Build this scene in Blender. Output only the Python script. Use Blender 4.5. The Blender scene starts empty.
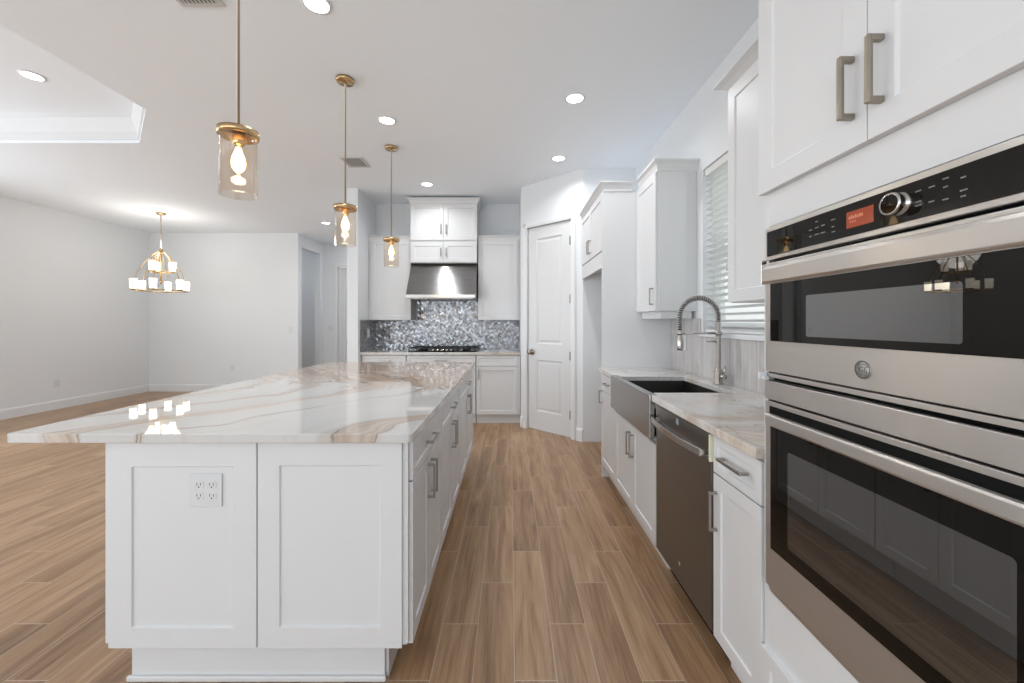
import bpy, bmesh, math, random
from mathutils import Vector, Matrix

random.seed(7)
PI = math.pi
SC = bpy.context.scene
COL = SC.collection
R = math.radians

# ---------------------------------------------------------------- camera
CAM_H = 1.335
cam_d = bpy.data.cameras.new('camera')
cam_d.sensor_width = 36.0
cam_d.lens = 405.0 * 36.0 / 1024.0
cam_d.shift_x = 0.002
cam_d.shift_y = -0.019
cam_d.clip_start = 0.02
cam = bpy.data.objects.new('camera', cam_d)
COL.objects.link(cam)
cam.location = (0, 0, CAM_H)
cam.rotation_euler = (PI / 2, 0, 0)
SC.camera = cam

# ---------------------------------------------------------------- view, world, daylight
SC.view_settings.view_transform = 'Standard'
SC.view_settings.look = 'None'
SC.view_settings.gamma = 1.0
SC.view_settings.use_curve_mapping = False
SC.view_settings.exposure = 0.42
SC.cycles.max_bounces = 10
SC.cycles.diffuse_bounces = 6
SC.cycles.glossy_bounces = 5
SC.cycles.transparent_max_bounces = 16
SC.cycles.sample_clamp_indirect = 6.0
SC.cycles.caustics_reflective = False
SC.cycles.caustics_refractive = False

WORLD_STRENGTH = 0.95
W = bpy.data.worlds.new('daylight_sky')
SC.world = W
W.use_nodes = True
wn = W.node_tree
bg = wn.nodes['Background']
sky_grad = wn.nodes.new('ShaderNodeTexGradient')
tc = wn.nodes.new('ShaderNodeTexCoord')
mp = wn.nodes.new('ShaderNodeMapping')
mp.inputs['Rotation'].default_value = (0, PI / 2, 0)
rmp = wn.nodes.new('ShaderNodeValToRGB')
rmp.color_ramp.elements[0].color = (0.62, 0.62, 0.60, 1)
rmp.color_ramp.elements[0].position = 0.45
rmp.color_ramp.elements[1].color = (0.93, 0.97, 1.0, 1)
rmp.color_ramp.elements[1].position = 0.55
sep = wn.nodes.new('ShaderNodeSeparateXYZ')
mr = wn.nodes.new('ShaderNodeMapRange')
mr.inputs['From Min'].default_value = -1
mr.inputs['From Max'].default_value = 1
wn.links.new(tc.outputs['Generated'], sep.inputs[0])
wn.links.new(sep.outputs['Z'], mr.inputs['Value'])
wn.links.new(mr.outputs['Result'], rmp.inputs[0])
wn.links.new(rmp.outputs[0], bg.inputs['Color'])
bg.inputs['Strength'].default_value = WORLD_STRENGTH
for n in (sky_grad, mp):
    wn.nodes.remove(n)


def area_light(name, loc, rot, sx, sy, energy, color=(1, 1, 1), shape='RECTANGLE', spread=PI):
    d = bpy.data.lights.new(name, 'AREA')
    d.shape = shape
    d.size = sx
    if shape == 'RECTANGLE':
        d.size_y = sy
    d.energy = energy
    d.color = color
    d.spread = spread
    o = bpy.data.objects.new(name, d)
    COL.objects.link(o)
    o.location = loc
    o.rotation_euler = rot
    return o


# added fill lamps at unseen, assumed openings in the rear and left walls
DAY = (0.875, 0.94, 1.0)
for cx in (-4.6, -0.9):
    area_light('window_daylight', (cx, -4.42, 1.45), (R(132), 0, 0), 3.0, 2.5, 74, DAY)
for cy in (-2.2, 2.9):
    area_light('window_daylight', (-6.85, cy, 1.35), (R(94), 0, R(-90)), 2.6, 2.3, 66, DAY)
# daylight at the kitchen window, from outside
area_light('window_daylight', (1.75, 2.54, 1.95), (R(90), 0, R(90)), 0.85, 1.2, 4.0, DAY)

# ---------------------------------------------------------------- material helpers


class N:
    """a small wrapper to write node trees briefly"""

    def __init__(self, name):
        self.m = bpy.data.materials.new(name)
        self.m.use_nodes = True
        self.t = self.m.node_tree
        self.b = self.t.nodes['Principled BSDF']
        self.out = self.t.nodes['Material Output']

    def node(self, kind, **props):
        n = self.t.nodes.new(kind)
        for k, v in props.items():
            setattr(n, k, v)
        return n

    def put(self, sock, v):
        if hasattr(v, 'is_output'):
            self.t.links.new(v, sock)
        else:
            sock.default_value = v

    def math(self, op, a, b=0.0, c=0.0):
        n = self.node('ShaderNodeMath', operation=op)
        self.put(n.inputs[0], a)
        self.put(n.inputs[1], b)
        self.put(n.inputs[2], c)
        return n.outputs[0]

    def noise(self, vec, scale, detail=3.0, rough=0.5, dist=0.0):
        n = self.node('ShaderNodeTexNoise')
        self.put(n.inputs['Vector'], vec)
        n.inputs['Scale'].default_value = scale
        n.inputs['Detail'].default_value = detail
        n.inputs['Roughness'].default_value = rough
        n.inputs['Distortion'].default_value = dist
        return n.outputs[0]

    def xyz(self, x=0.0, y=0.0, z=0.0):
        n = self.node('ShaderNodeCombineXYZ')
        self.put(n.inputs[0], x)
        self.put(n.inputs[1], y)
        self.put(n.inputs[2], z)
        return n.outputs[0]

    def coords(self):
        tcn = self.node('ShaderNodeTexCoord')
        s = self.node('ShaderNodeSeparateXYZ')
        self.t.links.new(tcn.outputs['Object'], s.inputs[0])
        return tcn.outputs['Object'], s.outputs[0], s.outputs[1], s.outputs[2]

    def ramp(self, fac, stops, mode='LINEAR'):
        n = self.node('ShaderNodeValToRGB')
        cr = n.color_ramp
        cr.interpolation = mode
        while len(cr.elements) < len(stops):
            cr.elements.new(0.5)
        for e, (p, c) in zip(cr.elements, stops):
            e.position = p
            e.color = (c[0], c[1], c[2], 1) if hasattr(c, '__len__') else (c, c, c, 1)
        self.put(n.inputs[0], fac)
        return n.outputs[0]

    def mix(self, fac, a, b, blend='MIX'):
        n = self.node('ShaderNodeMix', data_type='RGBA', blend_type=blend)
        self.put(n.inputs[0], fac)
        for s, v in ((n.inputs[6], a), (n.inputs[7], b)):
            if hasattr(v, '__len__') and not hasattr(v, 'is_output') and len(v) == 3:
                v = (*v, 1)
            self.put(s, v)
        return n.outputs[2]

    def bump(self, h, strength=0.2, dist=0.01):
        n = self.node('ShaderNodeBump')
        n.inputs['Strength'].default_value = strength
        n.inputs['Distance'].default_value = dist
        self.put(n.inputs['Height'], h)
        self.t.links.new(n.outputs[0], self.b.inputs['Normal'])

    def set(self, **kw):
        for k, v in kw.items():
            k = k.replace('_', ' ')
            if hasattr(v, '__len__') and not hasattr(v, 'is_output') and len(v) == 3:
                v = (*v, 1)
            self.put(self.b.inputs[k], v)
        return self


def paint(name, col, rough=0.55, bump=0.0, spec=0.5):
    n = N(name)
    o, x, y, z = n.coords()
    v = n.noise(o, 3.0, 2.0)
    c = n.mix(n.math('MULTIPLY', v, 0.05), col, tuple(k * 0.9 for k in col))
    n.set(Base_Color=c, Roughness=rough, Specular_IOR_Level=spec)
    if bump:
        n.bump(n.noise(o, 220.0, 2.0), bump, 0.002)
    return n.m


def metal(name, col, rough=0.25, brush=None, var=0.03, aniso=0.0):
    """brush = scale triple of the brushing streaks in the object's own frame"""
    n = N(name)
    o, x, y, z = n.coords()
    n.set(Metallic=1.0)
    if brush:
        v = n.xyz(n.math('MULTIPLY', x, brush[0]), n.math('MULTIPLY', y, brush[1]), n.math('MULTIPLY', z, brush[2]))
        s = n.noise(v, 1.0, 2.0, 0.5)
        n.set(Base_Color=n.mix(s, tuple(k * (1 - var) for k in col), tuple(min(1, k * (1 + var)) for k in col)),
              Roughness=n.math('ADD', n.math('MULTIPLY', s, 0.06), rough - 0.03))
        if aniso:
            tg = n.node('ShaderNodeTangent', direction_type='RADIAL', axis='Z')
            n.t.links.new(tg.outputs[0], n.b.inputs['Tangent'])
            n.set(Anisotropic=aniso, Anisotropic_Rotation=0.25)
    else:
        s = n.noise(o, 30.0, 2.0)
        n.set(Base_Color=n.mix(s, tuple(k * 0.95 for k in col), col), Roughness=rough)
    return n.m


def plain(name, col, rough=0.5, metallic=0.0, ior=1.5, emit=None, es=0.0):
    n = N(name)
    o, x, y, z = n.coords()
    s = n.noise(o, 25.0, 2.0)
    n.set(Base_Color=n.mix(s, tuple(k * 0.94 for k in col), col), Roughness=rough, Metallic=metallic, IOR=ior)
    if emit:
        n.set(Emission_Color=emit, Emission_Strength=es)
    return n.m


def clear_glass(name, tint, gloss=1.0, rough=0.02):
    n = N(name)
    t = n.node('ShaderNodeBsdfTransparent')
    n.put(t.inputs[0], (*tint, 1))
    g = n.node('ShaderNodeBsdfGlossy')
    g.inputs['Roughness'].default_value = rough
    f = n.node('ShaderNodeLayerWeight')
    f.inputs[0].default_value = 0.5
    mx = n.node('ShaderNodeMixShader')
    fac = n.math('ADD', n.math('MULTIPLY', n.math('POWER', f.outputs['Facing'], 4.0), 0.55), 0.035)
    n.put(mx.inputs[0], n.math('MULTIPLY', fac, gloss))
    n.t.links.new(t.outputs[0], mx.inputs[1])
    n.t.links.new(g.outputs[0], mx.inputs[2])
    n.t.links.new(mx.outputs[0], n.out.inputs[0])
    return n.m


# ---------------------------------------------------------------- materials
M = {}
M['wall'] = paint('wall_paint', (0.745, 0.765, 0.785), 0.6, 0.04)
M['ceiling'] = paint('ceiling_paint', (0.87, 0.915, 0.965), 0.8, 0.05)
M['trim'] = paint('trim_paint', (0.76, 0.77, 0.785), 0.4)
M['cabinet'] = paint('cabinet_paint', (0.705, 0.71, 0.72), 0.38)
M['door'] = paint('door_paint', (0.68, 0.685, 0.695), 0.4)
M['plate'] = plain('plastic_white', (0.70, 0.71, 0.725), 0.3)
M['dark'] = plain('dark_slot', (0.006, 0.006, 0.006), 0.9)
M['dark'].node_tree.nodes['Principled BSDF'].inputs['Specular IOR Level'].default_value = 0.15
M['steel'] = metal('stainless_steel', (0.66, 0.64, 0.62), 0.33, (1.5, 1.5, 900), 0.03, 0.92)
M['steel_hood'] = metal('hood_steel', (0.31, 0.305, 0.30), 0.28, (1.5, 1.5, 900), 0.03, 0.8)
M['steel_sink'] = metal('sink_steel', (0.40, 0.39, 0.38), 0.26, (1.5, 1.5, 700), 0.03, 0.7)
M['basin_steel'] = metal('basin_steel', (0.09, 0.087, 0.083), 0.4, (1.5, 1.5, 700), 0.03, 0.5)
M['badge'] = plain('badge_silver', (0.42, 0.41, 0.40), 0.45, 0.6)
M['badge_dark'] = plain('badge_dark', (0.13, 0.125, 0.12), 0.5, 0.3)
M['slate'] = metal('dark_stainless_steel', (0.225, 0.215, 0.205), 0.34, (700, 1.5, 1.5), 0.03, 0.6)
M['chrome'] = metal('brushed_nickel', (0.52, 0.50, 0.475), 0.22)
M['pull'] = metal('pull_nickel', (0.40, 0.385, 0.365), 0.28)
M['hinge'] = metal('hinge_nickel', (0.26, 0.25, 0.24), 0.35)
M['champagne'] = metal('pull_champagne', (0.36, 0.32, 0.265), 0.33)
M['brass'] = metal('aged_brass', (0.62, 0.44, 0.24), 0.25)
M['rod'] = metal('brushed_rod', (0.50, 0.44, 0.36), 0.3)
M['black_glass'] = plain('black_glass', (0.006, 0.005, 0.004), 0.012, ior=1.38)
M['iron'] = plain('cast_iron', (0.015, 0.014, 0.013), 0.5)
M['rubber'] = plain('black_rubber', (0.02, 0.02, 0.02), 0.6)
M['sticker'] = plain('cream_tag', (0.80, 0.80, 0.62), 0.5)
M['blue'] = plain('blue_film', (0.35, 0.42, 0.5), 0.3)
M['display'] = plain('orange_display', (0.10, 0.02, 0.01), 0.2, emit=(0.8, 0.10, 0.02), es=0.2)
M['display_text'] = plain('orange_display_text', (0.3, 0.1, 0.05), 0.3, emit=(1.0, 0.35, 0.18), es=0.3)
M['legend'] = plain('grey_legend', (0.24, 0.235, 0.23), 0.5)
M['lamp'] = plain('downlight_lens', (0.9, 0.9, 0.9), 0.4, emit=(1.0, 0.98, 0.95), es=6.0)
M['bulb'] = plain('bulb_glow', (1, 0.9, 0.7), 0.3, emit=(1.0, 0.80, 0.50), es=3.2)
M['filament'] = plain('filament_glow', (1, 0.9, 0.7), 0.3, emit=(1.0, 0.85, 0.6), es=30.0)
M['bulb_glass'] = clear_glass('bulb_glass', (1.0, 0.93, 0.80), 1.0)
M['shade'] = plain('frosted_shade', (0.95, 0.93, 0.88), 0.4, emit=(1.0, 0.90, 0.72), es=2.6)
M['pendant_glass'] = clear_glass('pendant_glass', (0.985, 0.955, 0.92), 1.0)
M['pane'] = clear_glass('window_pane', (0.97, 0.98, 0.97), 1.0)
M['blind'] = plain('blind_slat', (0.74, 0.74, 0.73), 0.45)
M['leaf'] = plain('leaf_green', (0.24, 0.34, 0.12), 0.6)
M['bark'] = plain('bark', (0.16, 0.11, 0.07), 0.9)
M['lawn'] = plain('lawn_green', (0.14, 0.22, 0.07), 0.9)
M['vent'] = plain('vent_white', (0.62, 0.61, 0.60), 0.5)


def oven_window():
    n = N('oven_window_glass')
    o, x, y, z = n.coords()
    fx = n.math('ABSOLUTE', n.math('SUBTRACT', n.math('FRACT', n.math('MULTIPLY', x, 420.0)), 0.5))
    fz = n.math('ABSOLUTE', n.math('SUBTRACT', n.math('FRACT', n.math('MULTIPLY', z, 420.0)), 0.5))
    hole = n.math('LESS_THAN', n.math('ADD', n.math('MULTIPLY', fx, fx), n.math('MULTIPLY', fz, fz)), 0.07)
    n.set(Base_Color=n.mix(hole, (0.026, 0.026, 0.026), (0.008, 0.008, 0.008)), Roughness=0.012, IOR=2.65)
    return n.m


M['oven_window'] = oven_window()


def floor_mat():
    n = N('wood_look_tile')
    o, x, y, z = n.coords()
    rx = n.math('DIVIDE', n.math('ADD', x, 0.30), 0.158)
    row = n.math('FLOOR', rx)
    u = n.math('SUBTRACT', n.math('DIVIDE', n.math('SUBTRACT', y, 1.79), 0.85), n.math('DIVIDE', row, 3.0))
    idx = n.math('FLOOR', u)
    wn_ = n.node('ShaderNodeTexWhiteNoise', noise_dimensions='2D')
    n.put(wn_.inputs['Vector'], n.xyz(row, idx))
    rnd = wn_.outputs['Value']
    sx = n.math('ADD', x, n.math('MULTIPLY', rnd, 37.0))
    sy = n.math('ADD', y, n.math('MULTIPLY', rnd, 91.0))
    g1 = n.noise(n.xyz(n.math('MULTIPLY', sx, 13.0), n.math('MULTIPLY', sy, 1.1), rnd), 1.0, 5.0, 0.55, 1.2)
    g2 = n.noise(n.xyz(n.math('MULTIPLY', sx, 85.0), n.math('MULTIPLY', sy, 3.0), rnd), 1.0, 4.0, 0.65, 0.4)
    g3 = n.noise(n.xyz(n.math('MULTIPLY', sx, 260.0), n.math('MULTIPLY', sy, 9.0), rnd), 1.0, 2.0)
    t = n.math('ADD', n.math('MULTIPLY', g1, 0.56), n.math('ADD', n.math('MULTIPLY', g2, 0.34), n.math('MULTIPLY', g3, 0.10)))
    t = n.math('ADD', t, n.math('MULTIPLY', n.math('SUBTRACT', rnd, 0.5), 0.11))
    c = n.ramp(t, [(0.28, (0.145, 0.075, 0.034)), (0.42, (0.26, 0.148, 0.076)), (0.53, (0.37, 0.225, 0.124)),
                   (0.64, (0.46, 0.30, 0.176)), (0.80, (0.53, 0.375, 0.24))])
    gx = n.math('FRACT', rx)
    gu = n.math('FRACT', u)
    grout = n.math('MAXIMUM', n.math('LESS_THAN', gx, 0.020), n.math('LESS_THAN', gu, 0.0044))
    c = n.mix(grout, c, (0.47, 0.375, 0.285))
    n.set(Base_Color=c, Roughness=n.math('ADD', n.math('MULTIPLY', g2, 0.15), 0.28), Specular_IOR_Level=0.45)
    n.bump(n.math('SUBTRACT', n.math('MULTIPLY', t, 0.3), grout), 0.25, 0.002)
    return n.m


M['floor'] = floor_mat()


def quartz_island():
    n = N('island_quartz')
    o, x, y, z = n.coords()
    wob = n.noise(o, 1.1, 3.0, 0.5, 0.4)
    wob2 = n.noise(o, 5.0, 4.0, 0.6, 0.3)
    yy = n.math('SUBTRACT', y, 2.42)
    arc = n.math('SQRT', n.math('ADD', n.math('MULTIPLY', yy, yy), 0.012))
    t = n.math('ADD', x, n.math('MULTIPLY', arc, 0.95))
    t = n.math('ADD', t, n.math('MULTIPLY', n.math('SUBTRACT', wob, 0.5), 0.75))
    t = n.math('ADD', t, n.math('MULTIPLY', n.math('SUBTRACT', wob2, 0.5), 0.07))
    b = n.noise(n.xyz(t, 0.0, 0.0), 3.4, 3.0, 0.55)
    f = n.noise(n.xyz(t, 0.3, n.math('MULTIPLY', y, 0.02)), 21.0, 3.0, 0.6)
    zone = n.node('ShaderNodeMapRange', interpolation_type='SMOOTHSTEP')
    n.put(zone.inputs['Value'], n.math('ADD', n.math('ADD', y, n.math('MULTIPLY', x, 0.25)), n.math('MULTIPLY', wob, 0.7)))
    zone.inputs['From Min'].default_value = 2.45
    zone.inputs['From Max'].default_value = 3.0
    bb = n.math('ADD', b, n.math('MULTIPLY', zone.outputs[0], 0.22))
    tan = n.ramp(bb, [(0.50, 0.0), (0.56, 0.45), (0.63, 0.9), (0.74, 1.0)])
    hue = n.ramp(f, [(0.33, (0.34, 0.25, 0.185)), (0.46, (0.46, 0.35, 0.27)), (0.6, (0.55, 0.45, 0.37)), (0.75, (0.60, 0.53, 0.475))])
    c = n.mix(tan, (0.61, 0.605, 0.60), hue)
    edge = n.math('ABSOLUTE', n.math('SUBTRACT', bb, 0.565))
    dark = n.ramp(edge, [(0.0, 1.0), (0.006, 0.75), (0.016, 0.0)])
    gate = n.ramp(n.noise(o, 2.3, 2.0), [(0.45, 0.0), (0.55, 1.0)])
    c = n.mix(n.math('MULTIPLY', n.math('MULTIPLY', dark, gate), 0.8), c, (0.20, 0.15, 0.115))
    grey = n.ramp(n.noise(n.xyz(t, n.math('MULTIPLY', y, 0.15), 3.0), 6.0, 4.0), [(0.52, 0.0), (0.68, 0.35)])
    c = n.mix(grey, c, (0.60, 0.575, 0.55))
    n.set(Base_Color=c, Roughness=0.03, Specular_IOR_Level=0.7)
    return n.m


def quartz_counter():
    n = N('counter_quartz')
    o, x, y, z = n.coords()
    wob = n.noise(o, 1.6, 4.0, 0.5, 0.5)
    wob2 = n.noise(o, 7.0, 4.0, 0.6)
    t = n.math('ADD', n.math('ADD', n.math('MULTIPLY', y, 1.0), n.math('MULTIPLY', x, -0.35)),
               n.math('ADD', n.math('MULTIPLY', wob, 0.9), n.math('MULTIPLY', wob2, 0.08)))
    b = n.noise(n.xyz(t, 0.0, 4.0), 3.0, 3.0, 0.55)
    f = n.noise(n.xyz(t, 0.6, 2.0), 24.0, 3.0, 0.6)
    zone = n.ramp(n.math('DIVIDE', n.math('ADD', y, n.math('MULTIPLY', wob2, 0.2)), 3.0), [(0.52, 0.09), (0.68, 0.0)])
    tan = n.ramp(n.math('ADD', b, zone), [(0.47, 0.0), (0.56, 0.5), (0.66, 0.95)])
    hue = n.ramp(f, [(0.33, (0.44, 0.35, 0.275)), (0.5, (0.57, 0.475, 0.385)), (0.7, (0.70, 0.64, 0.58))])
    c = n.mix(tan, (0.68, 0.67, 0.655), hue)
    crack = n.math('ABSOLUTE', n.math('SUBTRACT', n.noise(o, 3.2, 3.0, 0.5, 1.0), 0.5))
    dk = n.ramp(crack, [(0.0, 0.75), (0.012, 0.0)])
    c = n.mix(dk, c, (0.33, 0.30, 0.28))
    n.set(Base_Color=c, Roughness=0.08, Specular_IOR_Level=0.6)
    return n.m


M['quartz'] = quartz_island()
M['quartz_counter'] = quartz_counter()


def mosaic(name, axis):
    """small iridescent chevron chips"""
    n = N(name)
    o, x, y, z = n.coords()
    a = x if axis == 'x' else y
    cw, ch = 0.030, 0.0125
    ca = n.math('DIVIDE', a, cw)
    col = n.math('FLOOR', ca)
    fr = n.math('FRACT', ca)
    odd = n.math('SUBTRACT', n.math('MULTIPLY', n.math('MODULO', n.math('ABSOLUTE', col), 2.0), 2.0), 1.0)
    sl = n.math('MULTIPLY', n.math('SUBTRACT', fr, 0.5), n.math('MULTIPLY', odd, cw * 0.9))
    v = n.math('DIVIDE', n.math('ADD', z, sl), ch)
    r_ = n.math('FLOOR', v)
    fv = n.math('FRACT', v)
    w1 = n.node('ShaderNodeTexWhiteNoise', noise_dimensions='2D')
    n.put(w1.inputs['Vector'], n.xyz(col, r_))
    val = w1.outputs['Value']
    c = n.ramp(val, [(0.0, (0.17, 0.172, 0.185)), (0.25, (0.23, 0.235, 0.255)), (0.50, (0.29, 0.295, 0.325)), (0.66, (0.265, 0.29, 0.315)),
                     (0.80, (0.33, 0.30, 0.305)), (0.92, (0.50, 0.515, 0.53))], 'CONSTANT')
    gr = n.math('MAXIMUM', n.math('LESS_THAN', fv, 0.10), n.math('LESS_THAN', fr, 0.035))
    c = n.mix(gr, c, (0.42, 0.42, 0.43))
    # every chip is set at its own slight tilt
    geo = n.node('ShaderNodeNewGeometry')
    off = n.node('ShaderNodeVectorMath', operation='SUBTRACT')
    n.put(off.inputs[0], w1.outputs['Color'])
    off.inputs[1].default_value = (0.5, 0.5, 0.5)
    sc = n.node('ShaderNodeVectorMath', operation='SCALE')
    n.put(sc.inputs[0], off.outputs[0])
    sc.inputs['Scale'].default_value = 0.24
    ad = n.node('ShaderNodeVectorMath', operation='ADD')
    n.put(ad.inputs[0], geo.outputs['Normal'])
    n.put(ad.inputs[1], sc.outputs[0])
    nm = n.node('ShaderNodeVectorMath', operation='NORMALIZE')
    n.put(nm.inputs[0], ad.outputs[0])
    n.t.links.new(nm.outputs[0], n.b.inputs['Normal'])
    n.set(Base_Color=c, Roughness=n.math('ADD', n.math('MULTIPLY', gr, 0.5), 0.14), Metallic=n.math('MULTIPLY', n.math('SUBTRACT', 1.0, gr), 0.55),
          Specular_IOR_Level=0.8)
    return n.m


M['mosaic'] = mosaic('chevron_mosaic', 'x')
M['mosaic_side'] = mosaic('chevron_mosaic_return', 'y')


def stacked_tile():
    n = N('stacked_vertical_tile')
    o, x, y, z = n.coords()
    a = n.math('DIVIDE', y, 0.078)
    v = n.math('DIVIDE', n.math('SUBTRACT', z, 0.94), 0.31)
    ca, rv = n.math('FLOOR', a), n.math('FLOOR', v)
    w1 = n.node('ShaderNodeTexWhiteNoise', noise_dimensions='2D')
    n.put(w1.inputs['Vector'], n.xyz(ca, rv))
    cl = n.noise(n.xyz(n.math('MULTIPLY', y, 9.0), n.math('MULTIPLY', w1.outputs['Value'], 9.0), n.math('MULTIPLY', z, 3.5)), 1.0, 4.0, 0.6, 1.0)
    c = n.ramp(cl, [(0.3, (0.42, 0.395, 0.39)), (0.5, (0.52, 0.495, 0.49)), (0.7, (0.61, 0.59, 0.585))])
    c = n.mix(n.math('MULTIPLY', w1.outputs['Value'], 0.35), c, (0.56, 0.53, 0.535))
    gr = n.math('MAXIMUM', n.math('LESS_THAN', n.math('FRACT', a), 0.05), n.math('LESS_THAN', n.math('FRACT', v), 0.012))
    c = n.mix(gr, c, (0.74, 0.735, 0.73))
    n.set(Base_Color=c, Roughness=0.22)
    n.bump(n.math('SUBTRACT', 1.0, gr), 0.3, 0.002)
    return n.m


M['tile'] = stacked_tile()

# ---------------------------------------------------------------- mesh builder


class MB:
    def __init__(self):
        self.v, self.f, self.s = [], [], []

    def face(self, pts, smooth=False):
        i = len(self.v)
        self.v += [tuple(p) for p in pts]
        self.f.append(tuple(range(i, i + len(pts))))
        self.s.append(smooth)

    def idx(self, verts, faces, smooth=False):
        i = len(self.v)
        self.v += [tuple(p) for p in verts]
        for f in faces:
            self.f.append(tuple(i + k for k in f))
            self.s.append(smooth)
        return self

    def box(self, x0, x1, y0, y1, z0, z1):
        if x0 > x1: x0, x1 = x1, x0
        if y0 > y1: y0, y1 = y1, y0
        if z0 > z1: z0, z1 = z1, z0
        vs = [(x0, y0, z0), (x1, y0, z0), (x1, y1, z0), (x0, y1, z0), (x0, y0, z1), (x1, y0, z1), (x1, y1, z1), (x0, y1, z1)]
        return self.idx(vs, [(0, 3, 2, 1), (4, 5, 6, 7), (0, 1, 5, 4), (1, 2, 6, 5), (2, 3, 7, 6), (3, 0, 4, 7)])

    def prism(self, pts, h0, h1, axis='z', smooth=False):
        """pts: 2-D outline; axis z: (x,y) outline, axis x: (y,z) outline swept along x, axis y: (x,z)"""
        def P(p, h):
            return (p[0], p[1], h) if axis == 'z' else ((h, p[0], p[1]) if axis == 'x' else (p[0], h, p[1]))
        n = len(pts)
        vs = [P(p, h0) for p in pts] + [P(p, h1) for p in pts]
        i = len(self.v)
        self.idx(vs, [tuple(range(n))[::-1], tuple(range(n, 2 * n))])
        for k in range(n):
            self.f.append((i + k, i + (k + 1) % n, i + n + (k + 1) % n, i + n + k))
            self.s.append(smooth)
        return self

    def lathe(self, prof, seg=24, cx=0, cy=0, cz=0, axis='z', smooth=True, cap=True):
        """prof: (radius, height) list"""
        def P(r, h, a):
            c, s = r * math.cos(a), r * math.sin(a)
            if axis == 'z': return (cx + c, cy + s, cz + h)
            if axis == 'y': return (cx + c, cy + h, cz + s)
            return (cx + h, cy + c, cz + s)
        i = len(self.v)
        for r, h in prof:
            for k in range(seg):
                self.v.append(P(r, h, 2 * PI * k / seg))
        for j in range(len(prof) - 1):
            for k in range(seg):
                a, b = i + j * seg + k, i + j * seg + (k + 1) % seg
                self.f.append((a, b, b + seg, a + seg))
                self.s.append(smooth)
        if cap:
            for j in (0, len(prof) - 1):
                if prof[j][0] > 1e-5:
                    self.f.append(tuple(i + j * seg + k for k in range(seg)))
                    self.s.append(False)
        return self

    def tube(self, pts, r, seg=10, cap=True):
        pts = [Vector(p) for p in pts]
        rs = r if hasattr(r, '__len__') else [r] * len(pts)
        up = None
        i = len(self.v)
        for j, p in enumerate(pts):
            d = (pts[min(j + 1, len(pts) - 1)] - pts[max(j - 1, 0)]).normalized()
            if up is None:
                up = Vector((0, 0, 1)) if abs(d.z) < 0.9 else Vector((1, 0, 0))
            a = (up - d * up.dot(d)).normalized()
            up = a
            b = d.cross(a)
            for k in range(seg):
                t = 2 * PI * k / seg
                self.v.append(tuple(p + (a * math.cos(t) + b * math.sin(t)) * rs[j]))
        for j in range(len(pts) - 1):
            for k in range(seg):
                a0, b0 = i + j * seg + k, i + j * seg + (k + 1) % seg
                self.f.append((a0, b0, b0 + seg, a0 + seg))
                self.s.append(True)
        if cap:
            for j in (0, len(pts) - 1):
                self.f.append(tuple(i + j * seg + k for k in range(seg)))
                self.s.append(False)
        return self

    def shaker(self, x0, x1, z0, z1, y0=0.0, t=0.02, rail=0.058, rec=0.007, top=None, bottom=None):
        """panel with a recessed field, its front at y0 looking to -y"""
        rt, rb = top or rail, bottom or rail
        e = 0.0025
        a = [(x0, z0), (x1, z0), (x1, z1), (x0, z1)]
        b = [(x0 + rail, z0 + rb), (x1 - rail, z0 + rb), (x1 - rail, z1 - rt), (x0 + rail, z1 - rt)]
        c = [(x0 + rail + e, z0 + rb + e), (x1 - rail - e, z0 + rb + e), (x1 - rail - e, z1 - rt - e), (x0 + rail + e, z1 - rt - e)]
        vs = [(p[0], y0, p[1]) for p in a] + [(p[0], y0, p[1]) for p in b] + [(p[0], y0 + rec, p[1]) for p in c] + [(p[0], y0 + t, p[1]) for p in a]
        fs = []
        for k in range(4):
            m = (k + 1) % 4
            fs += [(k, m, 4 + m, 4 + k), (4 + k, 4 + m, 8 + m, 8 + k), (m, k, 12 + k, 12 + m)]
        fs += [(8, 9, 10, 11), (15, 14, 13, 12)]
        return self.idx(vs, fs)

    def sweep(self, path, prof, flip=1):
        """sweep an (outward, height) profile along a horizontal path with mitred corners; outward is left of travel * flip"""
        n, m = len(path), len(prof)
        i = len(self.v)
        P = [Vector((p[0], p[1])) for p in path]
        for j in range(n):
            d0 = (P[j] - P[j - 1]).normalized() if j > 0 else None
            d1 = (P[j + 1] - P[j]).normalized() if j < n - 1 else None
            n0 = Vector((-d0.y, d0.x)) if d0 else None
            n1 = Vector((-d1.y, d1.x)) if d1 else None
            if n0 is None: nn = n1
            elif n1 is None: nn = n0
            else:
                nn = (n0 + n1)
                nn = nn / max(nn.dot(n0), 0.2)
            for o, h in prof:
                q = P[j] + nn * o * flip
                self.v.append((q.x, q.y, h))
        for j in range(n - 1):
            for k in range(m):
                a, b = i + j * m + k, i + j * m + (k + 1) % m
                self.f.append((a, b, b + m, a + m))
                self.s.append(False)
        for j in (0, n - 1):
            self.f.append(tuple(i + j * m + k for k in range(m)))
            self.s.append(False)
        return self

    def build(self, name, mat, parent=None, bevel=0.0, seg=2, loc=None, rotz=0.0, weld=True):
        me = bpy.data.meshes.new(name)
        me.from_pydata(self.v, [], self.f)
        for p, s in zip(me.polygons, self.s):
            p.use_smooth = s
        bm = bmesh.new()
        bm.from_mesh(me)
        if weld:
            bmesh.ops.remove_doubles(bm, verts=bm.verts, dist=1e-6)
        bmesh.ops.recalc_face_normals(bm, faces=bm.faces)
        bm.to_mesh(me)
        bm.free()
        for m in (mat if isinstance(mat, (list, tuple)) else [mat]):
            me.materials.append(m)
        o = bpy.data.objects.new(name, me)
        COL.objects.link(o)
        if parent:
            o.parent = parent
        if loc:
            o.location = loc
        if rotz:
            o.rotation_euler = (0, 0, rotz)
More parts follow.
